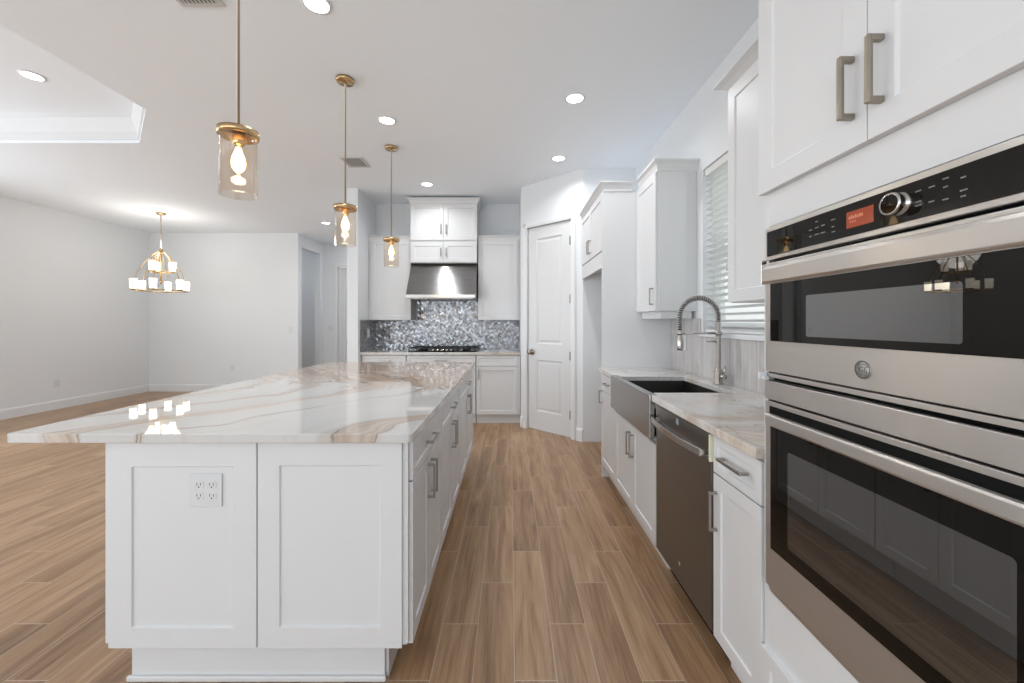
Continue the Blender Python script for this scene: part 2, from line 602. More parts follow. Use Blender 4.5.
        if bevel:
            b = o.modifiers.new('edge', 'BEVEL')
            b.width = bevel
            b.segments = seg
            b.limit_method = 'ANGLE'
            b.angle_limit = R(35)
        return o


def tag(o, label, cat, group=None, kind=None):
    o['label'] = label
    o['category'] = cat
    if group: o['group'] = group
    if kind: o['kind'] = kind
    return o


def thing(name, label, cat, loc=(0, 0, 0), rotz=0.0, group=None):
    o = bpy.data.objects.new(name, None)
    o.empty_display_size = 0.1
    COL.objects.link(o)
    o.location = loc
    o.rotation_euler = (0, 0, rotz)
    return tag(o, label, cat, group)


def struct(o, label=None, cat=None):
    o['kind'] = 'structure'
    if label: o['label'] = label
    if cat: o['category'] = cat
    return o


def struct_empty(name, label, cat, loc=(0, 0, 0), rotz=0.0):
    o = thing(name, label, cat, loc, rotz)
    o['kind'] = 'structure'
    return o


def copy_tree(o, parent=None):
    c = o.copy()
    COL.objects.link(c)
    if parent: c.parent = parent
    for ch in list(o.children):
        copy_tree(ch, c)
    return c


def rounded(x0, x1, y0, y1, r, seg=5):
    """outline of a rounded rectangle, counter-clockwise"""
    pts = []
    for cx, cy, a0 in ((x1 - r, y0 + r, -90), (x1 - r, y1 - r, 0), (x0 + r, y1 - r, 90), (x0 + r, y0 + r, 180)):
        for k in range(seg + 1):
            a = R(a0 + 90 * k / seg)
            pts.append((cx + r * math.cos(a), cy + r * math.sin(a)))
    return pts


def pull_mb(mb, x, z, L, vertical, y0=0.0, s=0.011, stand=0.032):
    """a square bar pull: bar on two posts, standing off a front at y0"""
    h = s / 2
    if vertical:
        mb.box(x - h, x + h, y0 - stand, y0 - stand + s * 0.8, z - L / 2, z + L / 2)
        for q in (z - L / 2 + h, z + L / 2 - h):
            mb.box(x - h, x + h, y0 - stand + s * 0.5, y0 + 0.0005, q - h, q + h)
    else:
        mb.box(x - L / 2, x + L / 2, y0 - stand, y0 - stand + s * 0.8, z - h, z + h)
        for q in (x - L / 2 + h, x + L / 2 - h):
            mb.box(q - h, q + h, y0 - stand + s * 0.5, y0 + 0.0005, z - h, z + h)
    return mb


FACE_CAM, FACE_PLUSX, FACE_MINUSX = 0.0, PI / 2, -PI / 2
H_CEIL = 3.05
XR = 1.40       # right wall
XL = -6.95      # left wall
YB = 7.80       # dining wall
YR = 5.90       # range wall
YS = -4.50      # wall behind the camera

# ---------------------------------------------------------------- room shell
mb = MB().box(XL - 0.2, XR + 0.2, YS - 0.2, 9.1, -0.12, 0.0)
struct(mb.build('floor', M['floor']))

# ceiling: flat, with an eight-sided tray over the living area
TX1, TX0, TY1, TY0, CUT = -2.936, -6.2, 3.88, -3.4, 0.615
tray = [(TX1, TY0 + CUT), (TX1, TY1 - CUT), (TX1 - CUT, TY1), (TX0 + CUT, TY1), (TX0, TY1 - CUT), (TX0, TY0 + CUT), (TX0 + CUT, TY0), (TX1 - CUT, TY0)]
outer = [(XL - 0.2, YS - 0.2), (XR + 0.2, YS - 0.2), (XR + 0.2, 9.1), (XL - 0.2, 9.1)]
bm = bmesh.new()
ev = []
for loop in (outer, tray):
    vs = [bm.verts.new((p[0], p[1], H_CEIL)) for p in loop]
    ev += [bm.edges.new((vs[k], vs[(k + 1) % len(vs)])) for k in range(len(vs))]
bmesh.ops.triangle_fill(bm, edges=ev, use_beauty=True)
ex = bmesh.ops.extrude_face_region(bm, geom=list(bm.faces))
for v in [g for g in ex['geom'] if isinstance(g, bmesh.types.BMVert)]:
    v.co.z += 0.22
bmesh.ops.recalc_face_normals(bm, faces=bm.faces)
me = bpy.data.meshes.new('ceiling')
bm.to_mesh(me)
bm.free()
me.materials.append(M['ceiling'])
co = bpy.data.objects.new('ceiling', me)
COL.objects.link(co)
struct(co)
mb = MB().box(TX0 - 0.3, TX1 + 0.3, TY0 - 0.3, TY1 + 0.3, H_CEIL + 0.221, H_CEIL + 0.30)
struct(mb.build('ceiling_tray', M['ceiling']))
# crown inside the tray
prof = [(0.0, H_CEIL + 0.03), (0.014, H_CEIL + 0.03), (0.018, H_CEIL + 0.10), (0.05, H_CEIL + 0.19), (0.06, H_CEIL + 0.219), (0.0, H_CEIL + 0.219)]
mb = MB().sweep(tray + [tray[0]], prof, 1)
struct(mb.build('trim_1', M['trim']))

# walls
mb = MB()
for (a, b, z0, z1) in ((YS, -3.9, 0, H_CEIL), (-3.9, -0.9, 2.75, H_CEIL), (-0.9, 1.4, 0, H_CEIL), (1.4, 4.4, 2.75, H_CEIL), (4.4, YB + 0.15, 0, H_CEIL)):
    mb.box(XL - 0.15, XL, a, b, z0, z1)
struct(mb.build('wall_left', M['wall'], weld=False))
mb = MB()
for (a, b, z0, z1) in ((XL, -6.3, 0, H_CEIL), (-6.3, -2.9, 2.75, H_CEIL), (-2.9, -2.6, 0, H_CEIL), (-2.6, 0.8, 2.75, H_CEIL), (0.8, XR + 0.15, 0, H_CEIL)):
    mb.box(a, b, YS - 0.15, YS, z0, z1)
struct(mb.build('wall_rear', M['wall'], weld=False))
XH = -4.08      # end of the dining wall, left side of the hall
mb = MB().box(XL, XH, YB, YB + 0.12, 0, H_CEIL)
struct(mb.build('wall_back', M['wall']))
mb = MB().box(XH - 0.12, XH, YB + 0.12, 8.70, 2.80, H_CEIL).box(XH - 0.12, XH, 8.70, 8.88, 0, H_CEIL)
struct(mb.build('wall_hall', M['wall'], weld=False))
mb = MB().box(-6.2, -3.79, 8.88, 9.0, 0, H_CEIL).box(-3.79, -2.93, 8.88, 9.0, 2.55, H_CEIL).box(-2.93, -1.95, 8.88, 9.0, 0, H_CEIL)
mb.box(-6.2, -6.1, YB + 0.12, 8.88, 0, H_CEIL)
struct(mb.build('wall_hall_back', M['wall'], weld=False))
XST = -1.952    # kitchen side of the stub wall
mb = MB().box(XST - 0.14, XST, 5.2, 8.88, 0, H_CEIL)
struct(mb.build('wall_stub', M['wall']))
mb = MB().box(XST, 0.14, YR, YR + 0.12, 0, H_CEIL)
struct(mb.build('wall_range', M['wall']))
mb = MB().box(0.14, 0.24, 5.27, YR + 0.12, 0, H_CEIL)
struct(mb.build('wall_pantry_return', M['wall']))
# diagonal pantry wall, local x runs along it, local y into it
PA, PBx, PBy = (0.14, 5.17), 0.814, 4.517
PL = math.hypot(PBx - PA[0], PBy - PA[1])
PROT = math.atan2(PBy - PA[1], PBx - PA[0])
mb = MB()
D0, D1, DH = 0.108, 0.785, 2.515
mb.box(0, D0, 0, 0.11, 0, H_CEIL).box(D0, D1, 0, 0.11, DH, H_CEIL).box(D1, PL, 0, 0.11, 0, H_CEIL)
struct(mb.build('wall_pantry', M['wall'], loc=(PA[0], PA[1], 0), rotz=PROT, weld=False))
mb = MB().box(PBx, XR, 4.517, 4.62, 0, H_CEIL)
struct(mb.build('wall_alcove', M['wall']))
# right wall with the window opening
WY0, WY1, WZ0, WZ1 = 2.12, 2.94, 1.26, 2.44
mb = MB().box(XR, XR + 0.16, YS, WY0, 0, H_CEIL).box(XR, XR + 0.16, WY1, 4.62, 0, H_CEIL)
mb.box(XR, XR + 0.16, WY0, WY1, 0, WZ0).box(XR, XR + 0.16, WY0, WY1, WZ1, H_CEIL)
struct(mb.build('wall_right', M['wall'], weld=False))

# baseboards
BP = [(0, 0), (0.016, 0), (0.016, 0.115), (0.010, 0.135), (0, 0.14)]
for nm, path, fl in (('baseboard_left', [(XL, 4.4), (XL, YB)], -1), ('baseboard_back', [(XL, YB), (XH, YB)], -1),
                     ('baseboard_hall', [(-6.1, 8.88), (-3.86, 8.88)], -1),
                     ('baseboard_stub', [(XST - 0.14, 8.88), (XST - 0.14, 5.2), (XST, 5.2)], -1)
                     ):
    struct(MB().sweep(path, BP, fl).build(nm, M['trim']))
mb = MB().sweep([(0, 0), (0.04, 0)], BP, -1).sweep([(D1 + 0.07, 0), (PL, 0)], BP, -1)
struct(mb.build('baseboard_pantry', M['trim'], loc=(PA[0], PA[1], 0), rotz=PROT))

# unseen rear and left glazed openings, added to bring in fill light
wi = 2
for horiz, a0, a1 in ((True, -6.3, -2.9), (True, -2.6, 0.8), (False, -3.9, -0.9), (False, 1.4, 4.4)):
    w = a1 - a0
    loc, rz = ((a1, YS - 0.04, 0), PI) if horiz else ((XL - 0.04, a0, 0), PI / 2)
    e = struct_empty('window_%d' % wi, 'wide white framed sliding glass opening to the daylight', 'window', loc, rz)
    f = MB().box(0.002, 0.06, -0.03, 0.03, 0, 2.748).box(w - 0.06, w - 0.002, -0.03, 0.03, 0, 2.748).box(0.06, w - 0.06, -0.03, 0.03, 2.68, 2.748)
    f.box(0.06, w - 0.06, -0.03, 0.03, 0, 0.05).box(w / 2 - 0.04, w / 2 + 0.04, -0.03, 0.03, 0.05, 2.68)
    f.build('window_frame', M['trim'], e, weld=False)
    MB().box(0.06, w / 2 - 0.04, -0.003, 0.003, 0.05, 2.68).build('pane', M['pane'], e)
    MB().box(w / 2 + 0.04, w - 0.06, -0.003, 0.003, 0.05, 2.68).build('pane', M['pane'], e)
    wi += 1

# kitchen window: local x runs toward -Y, y into the wall
WW = WY1 - WY0
win = struct_empty('window_1', 'white single hung window above the kitchen sink', 'window', (XR, WY1, 0), FACE_MINUSX)
mb = MB()
mb.box(0.0, 0.035, 0.09, 0.15, WZ0, WZ1).box(WW - 0.035, WW, 0.09, 0.15, WZ0, WZ1).box(0.035, WW - 0.035, 0.09, 0.15, WZ1 - 0.035, WZ1).box(0.035, WW - 0.035, 0.09, 0.15, WZ0, WZ0 + 0.035)
mb.build('window_frame', M['trim'], win, weld=False)
for (z0, z1, yy) in ((WZ0 + 0.035, 1.84, 0.10), (1.80, WZ1 - 0.035, 0.125)):
    mb = MB()
    mb.box(0.035, 0.07, yy, yy + 0.025, z0, z1).box(WW - 0.07, WW - 0.035, yy, yy + 0.025, z0, z1)
    mb.box(0.07, WW - 0.07, yy, yy + 0.025, z0, z0 + 0.035).box(0.07, WW - 0.07, yy, yy + 0.025, z1 - 0.035, z1)
    s = mb.build('sash', M['trim'], win, weld=False)
    MB().box(0.07, WW - 0.07, yy + 0.010, yy + 0.014, z0 + 0.035, z1 - 0.035).build('pane', M['pane'], s)
MB().box(-0.02, WW + 0.02, -0.022, 0.088, WZ0 - 0.03, WZ0 + 0.001).build('window_sill', M['trim'], win, 0.004)

# pantry door
dr = struct_empty('door_1', 'tall white two-panel pantry door set in the diagonal corner', 'door', (PA[0], PA[1], 0), PROT)


def panel_door(mb, x0, x1, z0, z1, y0, panels, t=0.035):
    """slab door with moulded sunk panels, front at y0"""
    def rect(p, d, y):
        return [(p[0] + d, y, p[2] + d), (p[1] - d, y, p[2] + d), (p[1] - d, y, p[3] - d), (p[0] + d, y, p[3] - d)]
    xs = sorted({x0, x1} | {p[0] for p in panels} | {p[1] for p in panels})
    zs = sorted({z0, z1} | {p[2] for p in panels} | {p[3] for p in panels})
    for i in range(len(xs) - 1):
        for j in range(len(zs) - 1):
            cx, cz = (xs[i] + xs[i + 1]) / 2, (zs[j] + zs[j + 1]) / 2
            if any(p[0] < cx < p[1] and p[2] < cz < p[3] for p in panels):
                continue
            mb.face([(xs[i], y0, zs[j]), (xs[i + 1], y0, zs[j]), (xs[i + 1], y0, zs[j + 1]), (xs[i], y0, zs[j + 1])])
    for p in panels:
        rings = [rect(p, 0, y0), rect(p, 0.012, y0 + 0.010), rect(p, 0.030, y0 + 0.010), rect(p, 0.045, y0 + 0.004)]
        for a, b in zip(rings, rings[1:]):
            for k in range(4):
                m = (k + 1) % 4
                mb.face([a[k], a[m], b[m], b[k]])
        mb.face(rings[-1])
    b = [(x0, y0 + t, z0), (x1, y0 + t, z0), (x1, y0 + t, z1), (x0, y0 + t, z1)]
    a = [(x0, y0, z0), (x1, y0, z0), (x1, y0, z1), (x0, y0, z1)]
    mb.face(b[::-1])
    for k in range(4):
        m = (k + 1) % 4
        mb.face([a[m], a[k], b[k], b[m]])
    return mb


mb = panel_door(MB(), D0 + 0.012, D1 - 0.010, 0.012, 2.505, 0.012,
                [(D0 + 0.145, D1 - 0.145, 1.07, 2.36), (D0 + 0.145, D1 - 0.145, 0.24, 0.87)])
leaf = mb.build('door_leaf', M['door'], dr)
casing = [(0, 0.0), (-0.012, 0.004), (-0.018, 0.02), (-0.018, 0.058), (-0.010, 0.066), (0, 0.066)]
mb = MB()
for (x0, x1) in ((D0 - 0.064, D0 + 0.004), (D1 - 0.004, D1 + 0.064)):
    mb.box(x0, x1, -0.016, 0.0, 0, 2.575).box(x0 + 0.012, x1 - 0.012, -0.021, -0.016, 0, 2.563)
mb.box(D0 + 0.004, D1 - 0.004, -0.016, 0.0, DH - 0.004, 2.575).box(D0 - 0.052, D1 + 0.052, -0.021, -0.016, DH + 0.01, 2.563)
mb.build('casing', M['trim'], dr, 0.003, weld=False)
kx, kz = D0 + 0.075, 0.962
mb = MB().lathe([(0.035, 0.0115), (0.035, 0.002), (0.014, -0.004), (0.014, -0.026), (0.026, -0.034), (0.032, -0.046), (0.028, -0.060), (0.012, -0.066), (0.0, -0.067)], 20, kx, 0, kz, 'y')
mb.build('door_knob', M['champagne'], leaf)
for hz in (2.27, 1.60, 0.945, 0.27):
    mb = MB().lathe([(0.008, -0.05), (0.008, 0.05)], 10, D1 - 0.019, 0.000, hz, 'z').box(D1 - 0.036, D1 - 0.012, 0.0075, 0.0118, hz - 0.045, hz + 0.045)
    mb.build('hinge', M['hinge'], leaf)
# hall door
d2 = struct_empty('door_2', 'white panel door at the far end of the hall', 'door', (-3.79, 8.88, 0), 0)
panel_door(MB(), 0.012, 0.848, 0.012, 2.535, 0.06, [(0.13, 0.73, 1.07, 2.40), (0.13, 0.73, 0.24, 0.87)]).build('door_leaf', M['door'], d2)
mb = MB().box(-0.07, 0.0, -0.016, -0.0005, 0, 2.62).box(0.86, 0.93, -0.016, -0.0005, 0, 2.62).box(0.0, 0.86, -0.016, -0.0005, 2.55, 2.62)
mb.build('casing', M['trim'], d2, 0.003, weld=False)
# cased opening from the hall to the room beside it
cs = struct_empty('trim_2', 'white cased opening in the hall beside the dining wall', 'opening', (XH, YB, 0), FACE_PLUSX)
mb = MB().box(0.085, 0.12, -0.010, -0.0005, 0, 2.835).box(0.90, 0.96, -0.010, -0.0005, 0, 2.835).box(0.12, 0.90, -0.010, -0.0005, 2.80, 2.835)
mb.build('casing', M['trim'], cs, 0.003, weld=False)

# ---------------------------------------------------------------- cabinets (local: x to the right, y into the cabinet, front of the doors at y = 0)


def crown_prof(z0, h, p):
    return [(0, z0), (0.010, z0), (0.012, z0 + h * 0.22), (p * 0.55, z0 + h * 0.62), (p * 0.9, z0 + h * 0.82), (p, z0 + h * 0.86), (p, z0 + h), (0, z0 + h)]


def base_cabinet(label, loc, rot, w, depth, fronts, toe=0.13, top=0.905, toe_back=0.07, group='white base cabinets', name='base_cabinet', toe_x0=0.0):
    """fronts: (kind, x0, x1, z0, z1, pull) with pull None or (x, z, length, vertical)"""
    c = thing(name, label, 'cabinet', loc, rot, group)
    g = 0.0015
    mb = MB().box(g, w - g, 0.0212, depth, toe, top).box(g + toe_x0, w - g, toe_back, depth, 0.0, toe)
    mb.build('body', M['cabinet'], c, weld=False)
    for kind, x0, x1, z0, z1, pull in fronts:
        rail = 0.052 if kind == 'door' else 0.032
        mb = MB()
        if kind == 'plain':
            mb.box(x0, x1, 0, 0.02, z0, z1)
        else:
            mb.shaker(x0, x1, z0, z1, rail=rail)
        f = mb.build('drawer' if kind != 'door' else 'door', M['cabinet'], c, 0.0016)
        if pull:
            x, z, L, vert = pull
            pull_mb(MB(), x, z, L, vert).build('pull', M['pull'], f, 0.0015)
    return c


def doors2(w, z0, z1, pz, L=0.15, edge=0.004):
    m = w / 2
    return [('door', edge, m - 0.0015, z0, z1, (m - 0.034, pz, L, True)), ('door', m + 0.0015, w - edge, z0, z1, (m + 0.034, pz, L, True))]


XD = 0.787
# right run
base_cabinet('slim white base cabinet with drawer and door, beside the fridge panel', (XD, 3.497, 0), FACE_MINUSX, 0.460, 0.608,
             [('drawer', 0.004, 0.456, 0.758, 0.895, (0.23, 0.83, 0.13, False)), ('door', 0.004, 0.456, 0.128, 0.752, (0.05, 0.70, 0.11, True))])
sb = base_cabinet('white two-door base cabinet under the stainless apron sink', (XD, 3.035, 0), FACE_MINUSX, 0.845, 0.608,
                  doors2(0.845, 0.128, 0.672, 0.545), top=0.70)
base_cabinet('narrow white base cabinet between dishwasher and oven tower', (XD, 1.571, 0), FACE_MINUSX, 0.306, 0.608,
             [('drawer', 0.004, 0.302, 0.758, 0.897, (0.16, 0.832, 0.155, False)), ('door', 0.004, 0.302, 0.124, 0.752, (0.030, 0.615, 0.15, True))], toe=0.12)

# range wall bases
base_cabinet('white base cabinet to the door side of the cooktop', (-0.443, 5.29, 0), FACE_CAM, 0.578, 0.605,
             [('drawer', 0.004, 0.545, 0.758, 0.895, None), ('door', 0.004, 0.545, 0.128, 0.752, (0.036, 0.66, 0.14, True)), ('plain', 0.549, 0.577, 0.128, 0.895, None)], toe=0.12)
base_cabinet('white drawer base cabinet under the cooktop', (-1.353, 5.29, 0), FACE_CAM, 0.906, 0.605,
             [('drawer', 0.004, 0.902, 0.758, 0.895, (0.45, 0.83, 0.16, False)), ('drawer', 0.004, 0.902, 0.445, 0.752, (0.45, 0.64, 0.16, False)), ('drawer', 0.004, 0.902, 0.128, 0.439, (0.45, 0.33, 0.16, False))], toe=0.12)
base_cabinet('white base cabinet tucked into the corner by the stub wall', (-1.947, 5.29, 0), FACE_CAM, 0.590, 0.605,
             [('drawer', 0.03, 0.586, 0.758, 0.895, (0.30, 0.83, 0.16, False)), ('door', 0.03, 0.586, 0.128, 0.752, (0.55, 0.66, 0.14, True))], toe=0.12)

# island units face the aisle (+X)
XI = -0.357
for lab, y0, y1 in (('white island cabinet unit at the aisle end with outlet panel', 1.487, 2.108),
                    ('white island cabinet unit in the middle of the island', 2.112, 2.888),
                    ('white island cabinet unit at the range end of the island', 2.892, 3.93)):
    w = y1 - y0
    base_cabinet(lab, (XI, y0, 0), FACE_PLUSX, w, 0.60,
                 [('drawer', 0.004, w - 0.004, 0.752, 0.897, (w / 2, 0.823, 0.15, False))] + doors2(w, 0.152, 0.746, 0.645),
                 toe=0.15, toe_back=0.10, group='island cabinet units', toe_x0=0.04 if y0 < 1.5 else 0.0)
# seating side of the island
ib = thing('island_seating_cabinet', 'white panelled seating side of the island under the overhang', 'cabinet', (-1.471, 3.93, 0), FACE_MINUSX)
L = 3.93 - 1.487
MB().box(0.0, L, 0.0212, 0.506, 0.15, 0.905).box(0.0, L - 0.04, 0.063, 0.506, 0, 0.15).build('body', M['cabinet'], ib, weld=False)
for k in range(4):
    x0 = k * L / 4
    MB().shaker(x0 + 0.002, x0 + L / 4 - 0.002, 0.152, 0.90, rail=0.07).build('panel', M['cabinet'], ib, 0.0016)
# end of the island that faces the camera
IEY = 1.460
ie = thing('island_end_cabinet', 'white two-panel end of the island with a power outlet', 'cabinet', (-1.453, IEY, 0), 0)
iw = 1.453 - 0.371
MB().box(-0.017, iw, 0.012, 0.0265, 0.168, 0.905).build('backing', M['cabinet'], ie)
hw = (1.453 - 0.390)
mid = 0.5385
MB().shaker(0.004, mid, 0.158, 0.899, 0, 0.0115, 0.084, 0.0065, 0.086, 0.074).build('panel', M['cabinet'], ie, 0.0014)
MB().shaker(mid + 0.005, hw, 0.158, 0.899, 0, 0.0115, 0.078, 0.0065, 0.082, 0.076).build('panel', M['cabinet'], ie, 0.0014)
MB().box(0.042, 0.985, 0.052, 0.0655, 0.0, 0.1655).build('toe_board', M['cabinet'], ie)
MB().box(0.030, 0.992, 0.040, 0.052, 0.0, 0.020).build('shoe_molding', M['cabinet'], ie, 0.004)

# island worktop
mb = MB().prism(rounded(-1.787, -0.3455, 1.428, 4.0, 0.022), 0.9075, 0.94)
tag(mb.build('island_worktop', M['quartz'], bevel=0.003), 'long white quartz island worktop with tan sweeping veins', 'worktop')

# right worktop, notched round the apron sink
SX0, SX1, SY0, SY1 = 0.815, 1.268, 2.265, 2.945
out = [(0.766, 1.264), (1.385, 1.264), (1.385, 3.497), (0.770, 3.497), (0.770, 3.032), (SX0 - 0.012, 3.032), (SX0 - 0.012, SY1), (SX1, SY1), (SX1, SY0), (SX0 - 0.012, SY0), (SX0 - 0.012, 2.186), (0.766, 2.186)]
mb = MB().prism(out, 0.9075, 0.94)
tag(mb.build('counter_worktop', M['quartz_counter'], bevel=0.0025), 'pale veined quartz worktop along the window wall round the sink', 'worktop')
mb = MB().prism([(-1.951, 5.268), (0.138, 5.268), (0.138, 5.885), (-1.951, 5.885)], 0.9075, 0.94)
tag(mb.build('range_worktop', M['quartz_counter'], bevel=0.0025), 'pale quartz worktop under the range hood', 'worktop')

# backsplashes
mb = MB().box(XST + 0.001, 0.139, 5.888, YR - 0.0005, 0.941, 1.362).box(-1.345, -0.445, 5.888, YR - 0.0005, 1.362, 1.70)
tag(mb.build('mosaic_backsplash', M['mosaic'], weld=False), 'glittering grey chevron mosaic backsplash behind the cooktop', 'backsplash')
mb = MB().box(XST + 0.0005, XST + 0.011, 5.27, 5.887, 0.941, 1.362)
tag(mb.build('mosaic_backsplash', M['mosaic_side']), 'narrow grey mosaic backsplash return on the stub wall', 'backsplash')
mb = MB().box(XR - 0.012, XR - 0.0005, 1.266, 3.497, 0.941, 1.229).box(XR - 0.012, XR - 0.0005, WY1 + 0.022, 3.497, 1.229, 1.362).box(XR - 0.012, XR - 0.0005, 1.266, WY0 - 0.022, 1.229, 1.43)
tag(mb.build('tile_backsplash', M['tile'], weld=False), 'pale stacked vertical tile backsplash below the window', 'backsplash')

# ---------------------------------------------------------------- upper cabinets


def upper_cabinet(label, loc, rot, w, depth, z0, z1, doors, group=None, name='upper_cabinet', rail=0.058):
    c = thing(name, label, 'cabinet', loc, rot, group)
    MB().box(0.001, w - 0.001, 0.0212, depth, z0, z1).build('body', M['cabinet'], c, 0.001)
    for x0, x1, a, b, pull in doors:
        f = MB().shaker(x0, x1, a, b, rail=rail).build('door', M['cabinet'], c, 0.0016)
        if pull:
            x, z, L_, v = pull
            pull_mb(MB(), x, z, L_, v).build('pull', M['pull'], f, 0.0015)
    return c


# beside the window, over the slim base cabinet
XU = 1.09
fu = upper_cabinet('white wall cabinet between window and fridge panel', (XU, 3.497, 0), FACE_MINUSX, 0.466, 0.309, 1.417, 2.462,
                   [(0.004, 0.462, 1.420, 2.457, (0.415, 1.53, 0.13, True))], 'white wall cabinets')
MB().box(0.4661, 0.4735, 0.022, 0.234, 1.419, 2.462).build('end_panel', M['cabinet'], fu, 0.001)
MB().box(0.015, 0.445, 0.045, 0.28, 1.362, 1.4165).build('light_rail', M['cabinet'], fu, 0.001)
# crown is swept in the cabinet's frame: x along the run, y into the wall
MB().sweep([(0.042, 0.02), (0.4705, 0.02), (0.4705, 0.309)], crown_prof(2.4622, 0.078, 0.045), -1).build('crown_molding', M['cabinet'], fu)
# on the tower side of the window
nu = upper_cabinet('tall white wall cabinet between window and oven tower', (XU, 2.03, 0), FACE_MINUSX, 0.766, 0.309, 1.43, 2.49,
                   [(0.004, 0.3815, 1.433, 2.486, None), (0.3845, 0.762, 1.433, 2.486, None)], 'white wall cabinets')
MB().sweep([(0.0, 0.309), (0.0, 0.02), (0.766, 0.02)], crown_prof(2.4902, 0.05, 0.062), -1).build('crown_molding', M['cabinet'], nu)
# over the fridge alcove
ff = upper_cabinet('white cabinet bridging the empty fridge alcove', (0.795, 4.515, 0), FACE_MINUSX, 0.994, 0.60, 1.885, 2.462,
                   [(0.004, 0.4955, 1.957, 2.455, (0.462, 2.075, 0.13, True)), (0.4985, 0.990, 1.957, 2.455, (0.532, 2.075, 0.13, True))], 'white wall cabinets', rail=0.05)
MB().box(0.004, 0.99, 0.006, 0.0208, 1.81, 1.951).build('valance', M['cabinet'], ff, 0.001)
MB().sweep([(0.0, 0.02), (1.0155, 0.02), (1.0155, 0.258)], crown_prof(2.4622, 0.078, 0.045), -1).build('crown_molding', M['cabinet'], ff)
mb = MB().box(0.797, 1.399, 3.4985, 3.5195, 0, 2.4615)
tag(mb.build('fridge_panel', M['cabinet'], bevel=0.001), 'tall white side panel of the empty fridge alcove', 'panel')

# range wall uppers
ru = upper_cabinet('white wall cabinet on the stub wall side of the range hood', (-1.950, 5.57, 0), FACE_CAM, 0.588, 0.318, 1.362, 2.462,
                   [(0.035, 0.584, 1.366, 2.458, None)], 'white wall cabinets')
MB().sweep([(0.0, 0.02), (0.588, 0.02)], crown_prof(2.4622, 0.06, 0.035), -1).build('crown_molding', M['cabinet'], ru)
ru2 = upper_cabinet('white wall cabinet on the pantry side of the range hood', (-0.440, 5.57, 0), FACE_CAM, 0.578, 0.318, 1.362, 2.462,
                    [(0.004, 0.545, 1.366, 2.458, None)], 'white wall cabinets')
MB().sweep([(0.0, 0.02), (0.578, 0.02)], crown_prof(2.4622, 0.06, 0.035), -1).build('crown_molding', M['cabinet'], ru2)
hc = upper_cabinet('white four-door cabinet stacked above the range hood', (-1.355, 5.50, 0), FACE_CAM, 0.908, 0.388, 2.138, 2.945,
                   [(0.004, 0.4525, 2.146, 2.425, (0.418, 2.285, 0.11, True)), (0.4555, 0.904, 2.146, 2.425, (0.490, 2.285, 0.11, True)),
                    (0.004, 0.4525, 2.450, 2.94, (0.418, 2.60, 0.13, True)), (0.4555, 0.904, 2.450, 2.94, (0.490, 2.60, 0.13, True))], 'white wall cabinets')
MB().sweep([(0.0, 0.388), (0.0, 0.02), (0.908, 0.02), (0.908, 0.388)], crown_prof(2.9452, 0.075, 0.042), -1).build('crown_molding', M['cabinet'], hc)

# range hood: sloped stainless canopy
hd = thing('range_hood', 'stainless steel canopy range hood above the cooktop', 'range hood', (-0.90, 5.885, 0), 0)
y0 = -0.635
mb = MB().prism([(y0, 1.648), (y0, 1.692), (-0.33, 2.135), (0, 2.135), (0, 1.648)], -0.452, 0.452, 'x')
mb.build('canopy', M['steel_hood'], hd, 0.002)
MB().box(-0.452, 0.452, y0 - 0.004, y0 - 0.0005, 1.650, 1.690).build('front_lip', M['steel'], hd, 0.0015)
mb = MB().box(-0.42, 0.42, y0 + 0.05, -0.05, 1.640, 1.6475)
for k in range(12):
    mb.box(-0.41 + k * 0.07, -0.40 + k * 0.07, y0 + 0.06, -0.06, 1.634, 1.640)
mb.build('baffle_filter', M['steel_sink'], hd, weld=False)

# cooktop
ct = thing('gas_cooktop', 'black five-burner gas cooktop with iron grates below the hood', 'cooktop', (-0.895, 5.585, 0.9405), 0)
MB().prism(rounded(-0.455, 0.455, -0.25, 0.25, 0.02), 0, 0.012).build('glass_base', M['black_glass'], ct, 0.003)
burners = [(-0.30, 0.10), (-0.30, -0.11), (0.0, 0.03), (0.30, 0.10), (0.30, -0.11)]
for bx, by in burners:
    MB().lathe([(0.05, 0.0122), (0.05, 0.022), (0.036, 0.024), (0.036, 0.032), (0.0, 0.034)], 20, bx, by).build('burner', M['iron'], ct)
for gx in (-0.30, 0.0, 0.30):
    mb = MB()
    zt0, zt1 = 0.040, 0.052
    for a in (-0.142, 0.142):
        mb.box(gx + a - 0.006, gx + a + 0.006, -0.215, 0.215, zt0, zt1)
    for b in (-0.215, -0.005, 0.205):
        mb.box(gx - 0.148, gx + 0.148, b - 0.006, b + 0.006, zt0, zt1)
    mb.box(gx - 0.006, gx + 0.006, -0.215, 0.215, zt0, zt1)
    for a in (-0.142, 0.142):
        for b in (-0.212, 0.205):
            mb.box(gx + a - 0.006, gx + a + 0.006, b - 0.006, b + 0.006, 0.0122, zt0)
    mb.build('grate', M['iron'], ct, weld=False)
for k in range(5):
    MB().lathe([(0.020, 0.0122), (0.018, 0.036), (0.0, 0.038)], 16, -0.12 + 0.06 * k, -0.228 + 0.0).build('knob', M['chrome'], ct)

